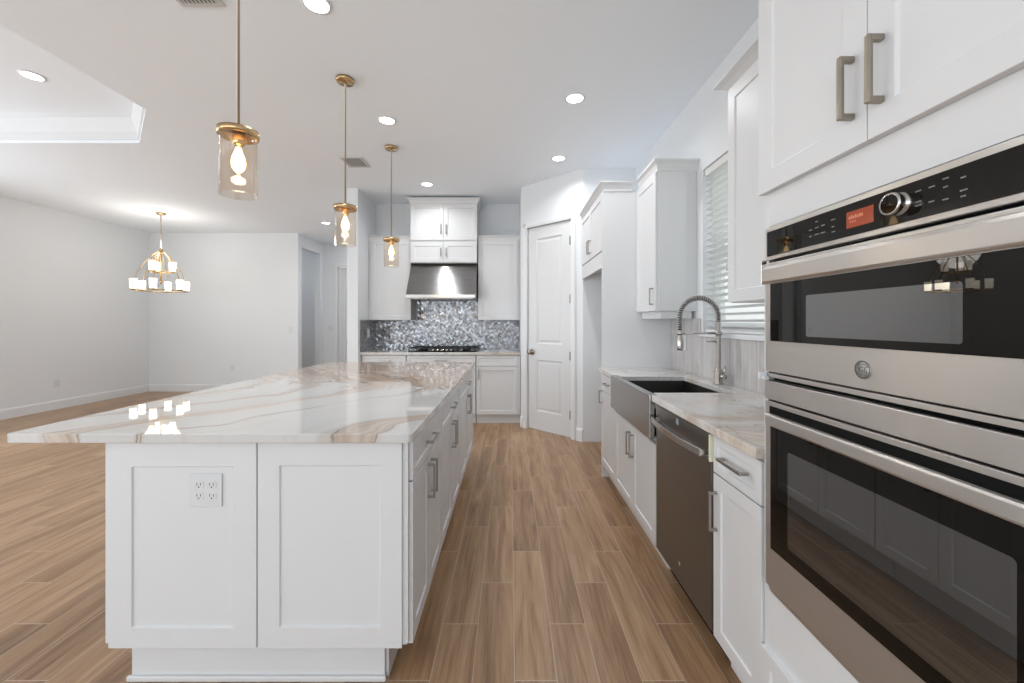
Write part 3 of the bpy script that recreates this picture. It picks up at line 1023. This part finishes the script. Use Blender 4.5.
# ---------------------------------------------------------------- oven tower
tw = thing('oven_tower', 'tall white cabinet housing the double wall oven', 'cabinet', (0.783, 1.262, 0), FACE_MINUSX, None)
TWW = 0.772
mb = MB().box(0.0, 0.022, 0.010, 0.61, 0.11, 2.78).box(TWW - 0.022, TWW, 0.010, 0.61, 0.11, 2.78)
mb.box(0.022, TWW - 0.022, 0.60, 0.61, 0.11, 2.78).box(0.022, TWW - 0.022, 0.010, 0.60, 1.625, 2.78)
mb.box(0.022, TWW - 0.022, 0.010, 0.60, 0.30, 0.535).box(0.022, TWW - 0.022, 0.03, 0.60, 0.11, 0.30).box(0, TWW, 0.08, 0.61, 0, 0.11)
mb.build('body', M['cabinet'], tw, 0.001, weld=False)
hx = TWW / 2
for x0, x1, px in ((0.002, hx - 0.0015, hx - 0.052), (hx + 0.0015, TWW - 0.002, hx + 0.012)):
    f = MB().shaker(x0, x1, 1.727, 2.75, y0=-0.011, rail=0.062, bottom=0.062).build('door', M['cabinet'], tw, 0.0016)
for d, px in ((tw.children[1], hx - 0.036), (tw.children[2], hx + 0.036)):
    pull_mb(MB(), px, 1.860, 0.142, True, y0=-0.011, s=0.0135, stand=0.034).build('pull', M['champagne'], d, 0.003)
f = MB().shaker(0.004, TWW - 0.004, 0.125, 0.338, y0=-0.006, rail=0.045).build('drawer', M['cabinet'], tw, 0.0016)
pull_mb(MB(), hx, 0.25, 0.16, False, y0=-0.006).build('pull', M['pull'], f, 0.0015)
MB().sweep([(0.0, 0.3), (0.0, 0.010), (TWW, 0.010)], crown_prof(2.7802, 0.10, 0.06), -1).build('crown_molding', M['cabinet'], tw)

# wall oven, microwave above
OW = 0.706
ov = thing('double_wall_oven', 'stainless steel microwave and wall oven stack in the white tower', 'oven', (0.787, 1.2295, 0), FACE_MINUSX)
YF = -0.012   # face of the stainless


def slab(x0, x1, z0, z1, y0, y1):
    return MB().box(x0, x1, y0, y1, z0, z1)


slab(0.004, OW - 0.004, 0.540, 1.612, 0.012, 0.50).build('chassis', M['dark'], ov)
# control panel
cp = slab(0, OW, 1.519, 1.618, YF, 0.009).build('control_panel', M['steel'], ov, 0.002)
slab(0.012, OW - 0.012, 1.531, 1.604, YF - 0.0025, YF - 0.0002).build('control_glass', M['black_glass'], cp, 0.001)
yg = YF - 0.0026


def oy(px, xf=0.787):
    """distance along the oven from its far edge for a given Y"""
    return 1.2295 - px


ds = slab(oy(0.929), oy(0.860), 1.548, 1.585, yg - 0.0006, yg).build('display', M['display'], cp)
mb = MB()
for k in range(7):
    q = oy(0.922) + k * 0.0055
    mb.box(q, q + 0.0036, yg - 0.001, yg - 0.0007, 1.568, 1.574 + 0.002 * (k % 2))
for k in range(3):
    q = oy(0.920) + k * 0.006
    mb.box(q, q + 0.004, yg - 0.001, yg - 0.0007, 1.560, 1.5625)
mb.build('display_text', M['display_text'], ds, weld=False)
kb = MB().lathe([(0.023, 0.0), (0.023, -0.006), (0.0205, -0.008), (0.0205, -0.018), (0.0225, -0.020), (0.0215, -0.024), (0.0185, -0.024)], 32, oy(0.80), yg, 1.568, 'y', cap=False)
kb = kb.build('dial', M['chrome'], cp)
MB().lathe([(0.0186, -0.0232), (0.0, -0.0232)], 28, oy(0.80), yg, 1.568, 'y', cap=False).build('dial_cap', M['black_glass'], kb)
rng = random.Random(3)
# small printed legends, too small to read
for cx, rows in ((1.041, (1.555, 1.571)), (1.020, (1.556, 1.573, 1.588)), (1.000, (1.556, 1.574)), (0.968, (1.551, 1.563, 1.580)),
                 (0.766, (1.556, 1.563, 1.583)), (0.742, (1.556, 1.583)), (0.718, (1.553, 1.575, 1.590)), (0.690, (1.550, 1.560, 1.582))):
    mb = MB()
    for zz in rows:
        wd = rng.choice((0.008, 0.010, 0.013))
        q = oy(cx) - wd / 2
        while q < oy(cx) + wd / 2:
            d = rng.uniform(0.0012, 0.0028)
            mb.box(q, q + d, yg - 0.0003, yg, zz - 0.0012 - rng.random() * 0.0006, zz + 0.0012)
            q += d + 0.0007
    mb.build('legend', M['legend'], cp, weld=False)['kind'] = 'stuff'
# microwave door
md = slab(0, OW, 1.187, 1.511, YF, 0.009).build('microwave_door', M['steel'], ov, 0.002)
slab(0.026, OW - 0.026, 1.279, 1.448, YF - 0.0022, YF - 0.0002).build('door_glass', M['black_glass'], md, 0.001)
mb = MB().prism(rounded(oy(1.057), oy(0.691), 1.297, 1.405, 0.006), YF - 0.0026, YF - 0.0023, 'y')
mb.build('window_glass', M['oven_window'], md)
# full width pocket handle: a bar with a curled top lip and a side cheek
mb = MB().prism([(YF - 0.0002, 1.452), (YF - 0.006, 1.450), (YF - 0.011, 1.456), (YF - 0.012, 1.492), (YF - 0.0095, 1.500), (YF - 0.005, 1.502), (YF - 0.004, 1.462), (YF - 0.0002, 1.462)], 0.001, OW - 0.001, 'x')
mb.build('handle', M['steel'], md, 0.0012)
slab(-0.0035, 0.0008, 1.449, 1.522, YF - 0.0125, YF + 0.004).build('handle_cheek', M['chrome'], md, 0.001)
slab(0.006, OW - 0.006, 1.171, 1.183, YF + 0.001, 0.0085).build('vent_strip', M['steel'], ov, 0.001)
slab(0.002, OW - 0.002, 1.106, 1.161, YF - 0.004, 0.0088).build('trim_band', M['steel'], ov, 0.002)
# lower oven door
od = slab(0, OW, 0.545, 1.100, YF, 0.009).build('oven_door', M['steel'], ov, 0.002)
slab(0.022, OW - 0.022, 1.064, 1.086, YF - 0.0012, YF - 0.0002).build('handle_recess', M['dark'], od)  # flat black strip stands in for the shade in the handle gap
slab(0.027, OW - 0.027, 0.664, 1.030, YF - 0.0022, YF - 0.0002).build('door_glass', M['black_glass'], od, 0.001)
mb = MB().prism(rounded(oy(1.127), oy(0.617), 0.705, 0.973, 0.008), YF - 0.0026, YF - 0.0023, 'y')
mb.build('window_glass', M['oven_window'], od)
mb = MB().prism([(YF - 0.0002, 1.0275), (YF - 0.006, 1.0275), (YF - 0.010, 1.033), (YF - 0.010, 1.057), (YF - 0.008, 1.062), (YF - 0.005, 1.063), (YF - 0.004, 1.036), (YF - 0.0002, 1.036)], 0.014, OW - 0.014, 'x')
mb.build('handle', M['steel'], od, 0.0012)
slab(0.010, OW - 0.010, 0.528, 0.5445, YF + 0.006, 0.009).build('bottom_trim', M['steel'], ov, 0.001)
mb = MB().box(0.0, 0.010, -0.034, YF - 0.0005, 1.164, 1.184).box(0.010, 0.018, -0.028, YF - 0.0005, 1.164, 1.174)
mb.build('shipping_clip', M['plate'], ov, 0.001, weld=False)
# round maker's badge: disc, ring, curls and the two letters
bx, bz = oy(0.8885), 1.2305
bd = MB().lathe([(0.0205, -0.0001), (0.0205, -0.0018), (0.0, -0.0018)], 36, bx, YF, bz, 'y', cap=False).build('badge', M['badge'], md)
mb = MB()
ring = [(bx + 0.0185 * math.cos(2 * PI * k / 40), YF - 0.0019, bz + 0.0185 * math.sin(2 * PI * k / 40)) for k in range(41)]
mb.tube(ring, 0.0012, 6, cap=False)
for q in range(4):
    a0 = PI / 2 * q + 0.35
    mb.tube([(bx + (0.0150 - 0.0006 * k) * math.cos(a0 + 0.16 * k), YF - 0.0019, bz + (0.0150 - 0.0006 * k) * math.sin(a0 + 0.16 * k)) for k in range(9)], 0.0007, 5)
mb.build('badge_ring', M['badge_dark'], bd)


def letters(txt, size, mat, name, parent, loc, rx=PI / 2, shear=0.25, rz=0.0):
    cu = bpy.data.curves.new(name, 'FONT')
    cu.body = txt
    cu.size = size
    cu.shear = shear
    cu.extrude = 0.0004
    cu.align_x = 'CENTER'
    cu.align_y = 'CENTER'
    tmp = bpy.data.objects.new('tmp', cu)
    COL.objects.link(tmp)
    dg = bpy.context.evaluated_depsgraph_get()
    me_ = bpy.data.meshes.new_from_object(tmp.evaluated_get(dg))
    bpy.data.objects.remove(tmp)
    me_.materials.append(mat)
    o = bpy.data.objects.new(name, me_)
    COL.objects.link(o)
    o.parent = parent
    o.location = loc
    o.rotation_euler = (rx, 0, rz)
    return o


letters('GE', 0.0165, M['badge_dark'], 'badge_monogram', bd, (bx, YF - 0.002, bz))

# ---------------------------------------------------------------- dishwasher
dwt = thing('dishwasher', 'dark stainless dishwasher with a bowed bar handle', 'dishwasher', (XD, 2.185, 0), FACE_MINUSX)
DW = 0.608
slab(0.006, DW - 0.006, 0.125, 0.900, 0.030, 0.595).build('tub', M['dark'], dwt)
slab(0.02, DW - 0.02, 0.002, 0.124, 0.075, 0.09).build('kick_plate', M['dark'], dwt)
# door: flat panel with a slanted control pocket on top
mb = MB().prism([(0.0, 0.126), (0.0, 0.795), (0.014, 0.805), (0.014, 0.885), (0.0, 0.893), (0.0, 0.898), (0.028, 0.898), (0.028, 0.126)], 0.008, DW - 0.008, 'x')
ddoor = mb.build('door', M['slate'], dwt, 0.0015)
hp = []
for k in range(13):
    t = k / 12
    hp.append((0.03 + (DW - 0.06) * t, -0.030 - 0.022 * math.sin(PI * t)))
mb = MB()
prof2 = [(p[0], p[1] - 0.006) for p in hp] + [(p[0], p[1] + 0.006) for p in reversed(hp)]
mb.prism(prof2, 0.802, 0.832)
mb.box(0.028, 0.048, -0.030, 0.0135, 0.806, 0.828).box(DW - 0.048, DW - 0.028, -0.030, 0.0135, 0.806, 0.828)
mb.build('handle', M['chrome'], ddoor, 0.002, weld=False)
slab(0.235, 0.262, 0.845, 0.872, 0.0128, 0.0138).build('sticker', M['blue'], ddoor)
slab(DW - 0.0075, DW - 0.0005, 0.790, 0.897, -0.010, 0.012).build('edge_tag', M['sticker'], dwt, 0.001)
slab(0.0005, 0.0075, 0.745, 0.900, 0.0, 0.028).build('side_trim', M['chrome'], dwt, 0.001)
slab(DW - 0.0072, DW - 0.0012, 0.126, 0.788, 0.006, 0.028).build('side_trim', M['chrome'], dwt, 0.001)
mb = MB().lathe([(0.0125, 0.0), (0.0125, -0.0015), (0.0, -0.0015)], 24, 0.30, 0.0, 0.21, 'y', cap=False)
b2 = mb.build('badge', M['chrome'], ddoor)

# ---------------------------------------------------------------- sink and faucet
sk = thing('apron_sink', 'stainless steel apron front sink with a dark deep basin', 'sink', (0.752, 3.029, 0), FACE_MINUSX)
SW = 3.029 - 2.190
# apron with rim; local x along the front, y toward the wall
iy0, iy1 = SX0 - 0.752, SX1 - 0.752
ix0, ix1 = 3.029 - SY1, 3.029 - SY0
mb = MB().box(0.0, SW, 0.0, 0.033, 0.702, 0.938).box(0.0, SW, 0.033, iy0 - 0.013, 0.860, 0.938)
mb.build('apron', M['steel_sink'], sk, 0.006, 3, weld=False)
o_ = [(ix0 - 0.012, iy0 - 0.012), (ix1 + 0.012, iy0 - 0.012), (ix1 + 0.012, iy1 + 0.012), (ix0 - 0.012, iy1 + 0.012)]
i_ = [(ix0, iy0), (ix1, iy0), (ix1, iy1), (ix0, iy1)]
b_ = [(ix0 + 0.012, iy0 + 0.012), (ix1 - 0.012, iy0 + 0.012), (ix1 - 0.012, iy1 - 0.012), (ix0 + 0.012, iy1 - 0.012)]
mb = MB()
zt, zb = 0.9065, 0.715
vs = [(p[0], p[1], zt) for p in o_] + [(p[0], p[1], zt) for p in i_] + [(p[0], p[1], zb) for p in b_] + [(p[0], p[1], zb - 0.006) for p in o_]
fs = []
for k in range(4):
    m = (k + 1) % 4
    fs += [(k, m, 4 + m, 4 + k), (4 + k, 4 + m, 8 + m, 8 + k), (m, k, 12 + k, 12 + m)]
fs += [(8, 9, 10, 11), (15, 14, 13, 12)]
mb.idx(vs, fs)
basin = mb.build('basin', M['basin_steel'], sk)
MB().lathe([(0.0, 0.0003), (0.045, 0.0003), (0.055, 0.004), (0.057, 0.0005)], 24, (ix0 + ix1) / 2, (iy0 + iy1) / 2 + 0.05, zb, 'z', cap=False).build('drain', M['chrome'], basin)

fx, fy, fz = 1.325, 2.575, 0.9405
fc = thing('kitchen_faucet', 'tall spring-neck pull-down faucet in brushed nickel behind the sink', 'faucet', (fx, fy, fz), 0)
mb = MB().lathe([(0.030, 0.0), (0.030, 0.006), (0.027, 0.010), (0.0265, 0.085), (0.020, 0.095), (0.0165, 0.10), (0.0165, 0.395), (0.014, 0.40)], 24)
body = mb.build('body', M['chrome'], fc)
mb = MB().lathe([(0.011, 0.0), (0.011, 0.022), (0.017, 0.024), (0.017, 0.046), (0.0, 0.048)], 18, 0.0, -0.0255, 0.055, 'y')
for i in range(len(mb.v)):
    vx, vy, vz = mb.v[i]
    mb.v[i] = (vx, -0.0255 - (vy + 0.0255), vz)
mb.tube([(0, -0.062, 0.055), (0.004, -0.064, 0.09), (0.008, -0.068, 0.125)], [0.006, 0.005, 0.0045], 10)
mb.build('lever', M['chrome'], fc)
# hose arc
rad = 0.122
zc = 0.425
path = [(0, 0, 0.40), (0, 0, zc)]
for k in range(1, 25):
    a = PI * k / 24
    path.append((-rad + rad * math.cos(a), 0, zc + rad * math.sin(a)))
path += [(-2 * rad, 0, zc - 0.04), (-2 * rad, 0, 0.335)]
hose = MB().tube(path, 0.0095, 10).build('hose', M['rubber'], fc)
P = [Vector(p) for p in path]
acc = [0]
for a, b in zip(P, P[1:]):
    acc.append(acc[-1] + (b - a).length)
tot = acc[-1]
turns = 34
hel = []
ns = turns * 10
for k in range(ns + 1):
    s = tot * k / ns
    j = 0
    while j < len(acc) - 2 and acc[j + 1] < s: j += 1
    u = (s - acc[j]) / (acc[j + 1] - acc[j])
    p = P[j].lerp(P[j + 1], u)
    d = (P[min(j + 2, len(P) - 1)] - P[max(j - 1, 0)]).normalized()
    nrm = Vector((0, 1, 0))
    bn = d.cross(nrm)
    a = 2 * PI * turns * k / ns
    hel.append(p + (nrm * math.cos(a) + bn * math.sin(a)) * 0.0152)
MB().tube(hel, 0.0036, 6).build('spring', M['chrome'], fc)
mb = MB().lathe([(0.013, 0.345), (0.015, 0.335), (0.015, 0.305), (0.020, 0.295), (0.021, 0.225), (0.018, 0.215), (0.0, 0.215)], 20, -2 * rad, 0, 0)
mb.build('spray_head', M['chrome'], fc)
mb = MB().lathe([(0.0225, 0.312), (0.0225, 0.332), (0.0165, 0.332)], 20, 0, 0, 0)
mb.tube([(-0.02, 0, 0.322), (-2 * rad + 0.02, 0, 0.322)], 0.0055, 10)
mb.lathe([(0.0175, 0.314), (0.0215, 0.314), (0.0215, 0.332), (0.0175, 0.332)], 20, -2 * rad, 0, 0, cap=False)
mb.build('holder_arm', M['chrome'], fc)
MB().tube([(-0.012, 0, 0.27), (-0.075, 0, 0.272)], [0.006, 0.0045], 10).build('rest_arm', M['chrome'], fc)

# ---------------------------------------------------------------- window blind
bl = thing('window_blind', 'white horizontal slat blind hanging in the sink window', 'blind', (XR + 0.035, WY1, 0), FACE_MINUSX)
MB().box(0.008, WW - 0.008, -0.022, 0.028, WZ1 - 0.055, WZ1 - 0.002).build('headrail', M['blind'], bl, 0.003)
ns = 25
for k in range(ns):
    zz = WZ0 + 0.04 + k * (WZ1 - 0.075 - WZ0 - 0.04) / (ns - 1)
    mb = MB()
    a = R(15)
    c, s = math.cos(a) * 0.0245, math.sin(a) * 0.0245
    mb.prism([(-c, zz + s), (0.0, zz + 0.0032), (c, zz - s), (c, zz - s - 0.0026), (0.0, zz), (-c, zz + s - 0.0026)], 0.010, WW - 0.010, 'x')
    mb.build('slat', M['blind'], bl)
MB().box(0.009, WW - 0.009, -0.02, 0.026, WZ0 + 0.004, WZ0 + 0.022).build('bottom_rail', M['blind'], bl, 0.002)
for lx in (0.12, WW - 0.12):
    mb = MB()
    for yy in (-0.0245, 0.0245):
        mb.box(lx - 0.0012, lx + 0.0012, yy - 0.0008, yy + 0.0008, WZ0 + 0.02, WZ1 - 0.05)
    mb.build('ladder_cord', M['blind'], bl, weld=False)

# ---------------------------------------------------------------- wall plates


def wall_plate(label, loc, rot, kind, w=0.076, h=0.122, group=None):
    name = 'wall_outlet' if kind == 'outlet' else ('quad_outlet' if kind == 'quad' else 'light_switch')
    e = thing(name, label, 'outlet' if kind != 'switch' else 'light switch', loc, rot, group)
    pl = MB().prism(rounded(-w / 2, w / 2, -h / 2, h / 2, 0.004), -0.006, -0.0004, 'y').build('plate', M['plate'], e, 0.0015)
    if kind == 'switch':
        MB().box(-0.017, 0.017, -0.010, -0.006, -0.034, 0.034).build('rocker', M['plate'], pl, 0.001)
    else:
        for cx in ((0,) if kind == 'outlet' else (-0.023, 0.023)):
            for cz in (-0.02, 0.02):
                mb = MB().prism(rounded(cx - 0.0165, cx + 0.0165, cz - 0.014, cz + 0.014, 0.008), -0.0075, -0.006, 'y')
                so = mb.build('socket', M['plate'], pl)
                q = MB()
                for dx in (-0.0065, 0.0065):
                    q.box(cx + dx - 0.0011, cx + dx + 0.0011, -0.0078, -0.0076, cz - 0.0015, cz + 0.0075)
                q.lathe([(0.0, -0.0078), (0.0026, -0.0078), (0.0026, -0.0076)], 8, cx, 0, cz - 0.0075, 'y', cap=False)
                q.build('slot', M['dark'], so, weld=False)
    return e


wall_plate('white four-socket outlet plate on the island end panel', (-1.098, IEY + 0.0062, 0.728), 0, 'quad', 0.117, 0.120)
wall_plate('white outlet low on the long bare dining wall', (XL, 405 * 6.95 / 453, 0.392), FACE_PLUSX, 'outlet', group='wall outlets')
wall_plate('white outlet low on the back wall below the chandelier side', (-5.35, YB, 0.45), 0, 'outlet', group='wall outlets')
wall_plate('white light switch near the end of the dining back wall', (-4.22, YB, 1.18), 0, 'switch', group='light switches')
wall_plate('white light switch seen through the cased hall opening', (-4.26, 8.88, 1.20), 0, 'switch', group='light switches')
wall_plate('white light switch beside the hall door casing', (-3.93, 8.88, 1.20), 0, 'switch', group='light switches')
wall_plate('white outlet on the mosaic return by the cooktop', (XST + 0.011, 5.55, 1.18), FACE_PLUSX, 'outlet', group='wall outlets')
wall_plate('white outlet on the pale tile behind the faucet spray head', (XR - 0.012, 3.22, 1.17), FACE_MINUSX, 'outlet', group='wall outlets')

# ---------------------------------------------------------------- ceiling fittings


def downlight(label, x, y, z, energy, r=0.062):
    e = thing('ceiling_downlight', label, 'downlight', (x, y, z), 0, 'recessed ceiling downlights')
    mb = MB().lathe([(r, -0.0005), (r + 0.016, -0.0005), (r + 0.016, -0.004), (r, -0.007)], 32, cap=False)
    mb.build('trim_ring', M['trim'], e)
    mb = MB().lathe([(0.0, -0.0035), (r, -0.0035), (r, -0.001)], 32, cap=False)
    mb.build('lens', M['lamp'], e)
    area_light('downlight_lamp', (x, y, z - 0.012), (0, 0, 0), r * 1.7, 0, energy, (0.95, 0.975, 1.0), 'DISK', R(150))
    return e


DLE = 5.0
for lab, x, y in (('recessed downlight beyond the first pendant over the island', -1.04, 2.18),
                  ('recessed downlight above the middle and last pendants', -1.045, 3.44),
                  ('recessed downlight in front of the cabinet over the range hood', -1.03, 5.03),
                  ('recessed downlight over the aisle, the one closer to the sink', 0.4975, 3.10),
                  ('recessed downlight over the aisle before the pantry door', 0.51, 4.235),
                  ('recessed downlight over the hall entrance', -3.18, 7.0)):
    downlight(lab, x, y, H_CEIL, DLE)
downlight('recessed downlight inside the raised tray ceiling', -3.75, 3.18, H_CEIL + 0.22, DLE)


def ceiling_vent(label, x, y, w=0.235, d=0.27):
    e = thing('ceiling_vent', label, 'vent', (x, y, H_CEIL), 0, 'ceiling air vents')
    mb = MB()
    f = 0.022
    mb.box(-w / 2, w / 2, -d / 2, -d / 2 + f, -0.008, -0.0003).box(-w / 2, w / 2, d / 2 - f, d / 2, -0.008, -0.0003)
    mb.box(-w / 2, -w / 2 + f, -d / 2 + f, d / 2 - f, -0.008, -0.0003).box(w / 2 - f, w / 2, -d / 2 + f, d / 2 - f, -0.008, -0.0003)
    mb.build('frame', M['vent'], e, weld=False)
    MB().box(-w / 2 + f, w / 2 - f, -d / 2 + f, d / 2 - f, -0.002, -0.0003).build('throat', M['dark'], e)
    mb = MB()
    n = 9
    for k in range(n):
        xx = -w / 2 + f + (w - 2 * f) * (k + 0.5) / n
        mb.prism([(xx - 0.004, -0.0085), (xx - 0.0025, -0.009), (xx + 0.006, -0.003), (xx + 0.0045, -0.0025)], -d / 2 + f, d / 2 - f, 'y')
    mb.build('louver', M['vent'], e, weld=False)
    return e


ceiling_vent('square louvred ceiling vent beside the rod of the first pendant', -1.655, 2.06)
ceiling_vent('square louvred ceiling vent behind the rod of the middle pendant', -1.655, 4.34)

area_light('hall_room_lamp', (-5.3, 8.4, H_CEIL - 0.02), (0, 0, 0), 0.3, 0, 4.5, (0.97, 0.985, 1.0), 'DISK')  # unseen fill added to brighten the room beyond the hall opening
area_light('hall_lamp', (-3.0, 8.2, H_CEIL - 0.02), (0, 0, 0), 0.15, 0, 5, (0.97, 0.985, 1.0), 'DISK')  # added ceiling fill deeper in the hall, without a fitting

# ---------------------------------------------------------------- pendants


def pendant(label, x, y):
    e = thing('pendant_light', label, 'pendant light', (x, y, H_CEIL), 0, 'clear glass pendants over the island')
    zt = 2.140 - H_CEIL
    MB().lathe([(0.062, -0.0005), (0.062, -0.018), (0.058, -0.024), (0.0, -0.024)], 32).build('canopy', M['brass'], e, )
    MB().lathe([(0.009, -0.0245), (0.009, -0.05), (0.0055, -0.052), (0.0055, zt + 0.015)], 12).build('rod', M['rod'], e)
    r = 0.075
    MB().lathe([(0.0, zt + 0.014), (r + 0.003, zt + 0.014), (r + 0.003, zt - 0.012), (r - 0.006, zt - 0.012), (r - 0.006, zt + 0.004), (0.0, zt + 0.004)], 40, cap=False).build('cap', M['brass'], e)
    sock = MB().lathe([(0.024, zt + 0.0035), (0.024, zt - 0.042), (0.019, zt - 0.048), (0.0, zt - 0.048)], 20).build('socket', M['brass'], e)
    zb = zt - 0.050
    bp = [(0.013, zb), (0.016, zb - 0.012), (0.026, zb - 0.045), (0.031, zb - 0.072), (0.028, zb - 0.094), (0.018, zb - 0.112), (0.008, zb - 0.122), (0.0, zb - 0.124)]
    bu = MB().lathe(bp, 24, cap=False).build('bulb', M['bulb_glass'], e)
    fp = [(0.008, zb - 0.006), (0.014, zb - 0.022), (0.024, zb - 0.05), (0.0285, zb - 0.074), (0.025, zb - 0.094), (0.014, zb - 0.110), (0.0, zb - 0.118)]
    MB().lathe(fp, 16, cap=False).build('filament', M['bulb'], bu)
    gl = [(r - 0.007, zt - 0.013), (r - 0.007, zt - 0.262), (r - 0.004, zt - 0.264), (r - 0.004, zt - 0.013)]
    MB().lathe(gl, 48, cap=False).build('glass_shade', M['pendant_glass'], e)
    d = bpy.data.lights.new('pendant_lamp', 'POINT')
    d.energy = 1.5
    d.color = (1.0, 0.80, 0.55)
    d.shadow_soft_size = 0.03
    lo = bpy.data.objects.new('pendant_lamp', d)
    COL.objects.link(lo)
    lo.location = (x, y, H_CEIL + zb - 0.155)
    return e


PX = -1.163
pendant('brass and clear glass pendant over the end of the island with the outlet', PX, 1.735)
pendant('brass and clear glass pendant over the middle of the island', PX, 2.86)
pendant('brass and clear glass pendant over the range end of the island', PX, 3.97)

# ---------------------------------------------------------------- chandelier
ch = thing('chandelier', 'brass two-tier chandelier with frosted cylinder shades in the dining area', 'chandelier', (-5.49, 6.37, H_CEIL), R(12))
MB().lathe([(0.065, -0.0005), (0.065, -0.015), (0.05, -0.028), (0.0, -0.028)], 28).build('canopy', M['brass'], ch)
MB().lathe([(0.008, -0.028), (0.008, -0.56)], 10).build('rod', M['rod'], ch)
MB().lathe([(0.010, -0.56), (0.024, -0.575), (0.024, -0.60), (0.012, -0.62), (0.012, -1.06), (0.020, -1.07), (0.020, -1.10), (0.0, -1.115)], 16).build('hub', M['brass'], ch)


def tier(n, rr, z, zfrom, rmid, off):
    for k in range(n):
        a = 2 * PI * k / n + off
        ca, sa = math.cos(a), math.sin(a)
        pts = []
        for q in range(11):
            t = q / 10
            rad_ = 0.02 + (rr - 0.02) * (t ** 1.7) * 1.0 if zfrom else 0
            pts.append((ca * (0.018 + (rr - 0.018) * math.sin(t * PI / 2) ** rmid), sa * (0.018 + (rr - 0.018) * math.sin(t * PI / 2) ** rmid), zfrom + (z - zfrom) * t ** 1.15))
        MB().tube(pts, 0.0062, 8).build('arm', M['brass'], ch)
        cx, cy = ca * rr, sa * rr
        cu = MB().lathe([(0.0, -0.016), (0.03, -0.014), (0.045, 0.0), (0.045, 0.008), (0.0, 0.010)], 20, cx, cy, z).build('cup', M['brass'], ch)
        MB().lathe([(0.0, 0.0105), (0.041, 0.0105), (0.046, 0.155), (0.043, 0.156), (0.038, 0.016)], 24, cx, cy, z, cap=False).build('shade', M['shade'], cu)


tier(3, 0.145, -0.925, -0.58, 1.0, 0.258)
tier(6, 0.325, -1.215, -0.60, 0.9, 0.747)
for rr, z in ((0.325, -1.222), (0.145, -0.93)):
    mb = MB()
    mb.tube([(rr * math.cos(2 * PI * k / 48), rr * math.sin(2 * PI * k / 48), z) for k in range(49)], 0.008, 8, cap=False)
    mb.build('ring', M['brass'], ch)
d = bpy.data.lights.new('chandelier_lamp', 'POINT')
d.energy = 14
d.color = (1.0, 0.95, 0.88)
d.shadow_soft_size = 0.25
lo = bpy.data.objects.new('chandelier_lamp', d)
COL.objects.link(lo)
lo.location = (-5.49, 6.37, H_CEIL - 0.62)

# ---------------------------------------------------------------- outdoors, seen between the slats
mb = MB().box(1.7, 14, -6, 14, -0.3, -0.1)
struct(mb.build('ground', M['lawn']))


def shrub(label, x, y, h, r, seed):
    e = thing('garden_tree', label, 'tree', (x, y, -0.1), 0)
    MB().tube([(0, 0, 0), (0.03, 0, h * 0.4), (0.0, 0.02, h * 0.75)], [0.07, 0.055, 0.02], 8).build('trunk', M['bark'], e)
    rg = random.Random(seed)
    mb = MB()
    for k in range(900):
        a, b, q = rg.uniform(0, 2 * PI), math.acos(rg.uniform(-1, 1)), rg.random() ** 0.4
        c = Vector((r * q * math.sin(b) * math.cos(a), r * q * math.sin(b) * math.sin(a), h * 0.65 + r * 1.1 * q * math.cos(b)))
        d1 = Vector((rg.uniform(-1, 1), rg.uniform(-1, 1), rg.uniform(-1, 1))).normalized()
        d2 = d1.orthogonal().normalized()
        s = rg.uniform(0.06, 0.12)
        mb.face([c - d1 * s, c + d2 * s * 0.4, c + d1 * s, c - d2 * s * 0.4])
    o = mb.build('foliage', M['leaf'], e, weld=False)
    o['kind'] = 'stuff'
    return e


shrub('leafy green tree outside the sink window behind the blind', 4.7, 9.2, 5.2, 1.1, 1)
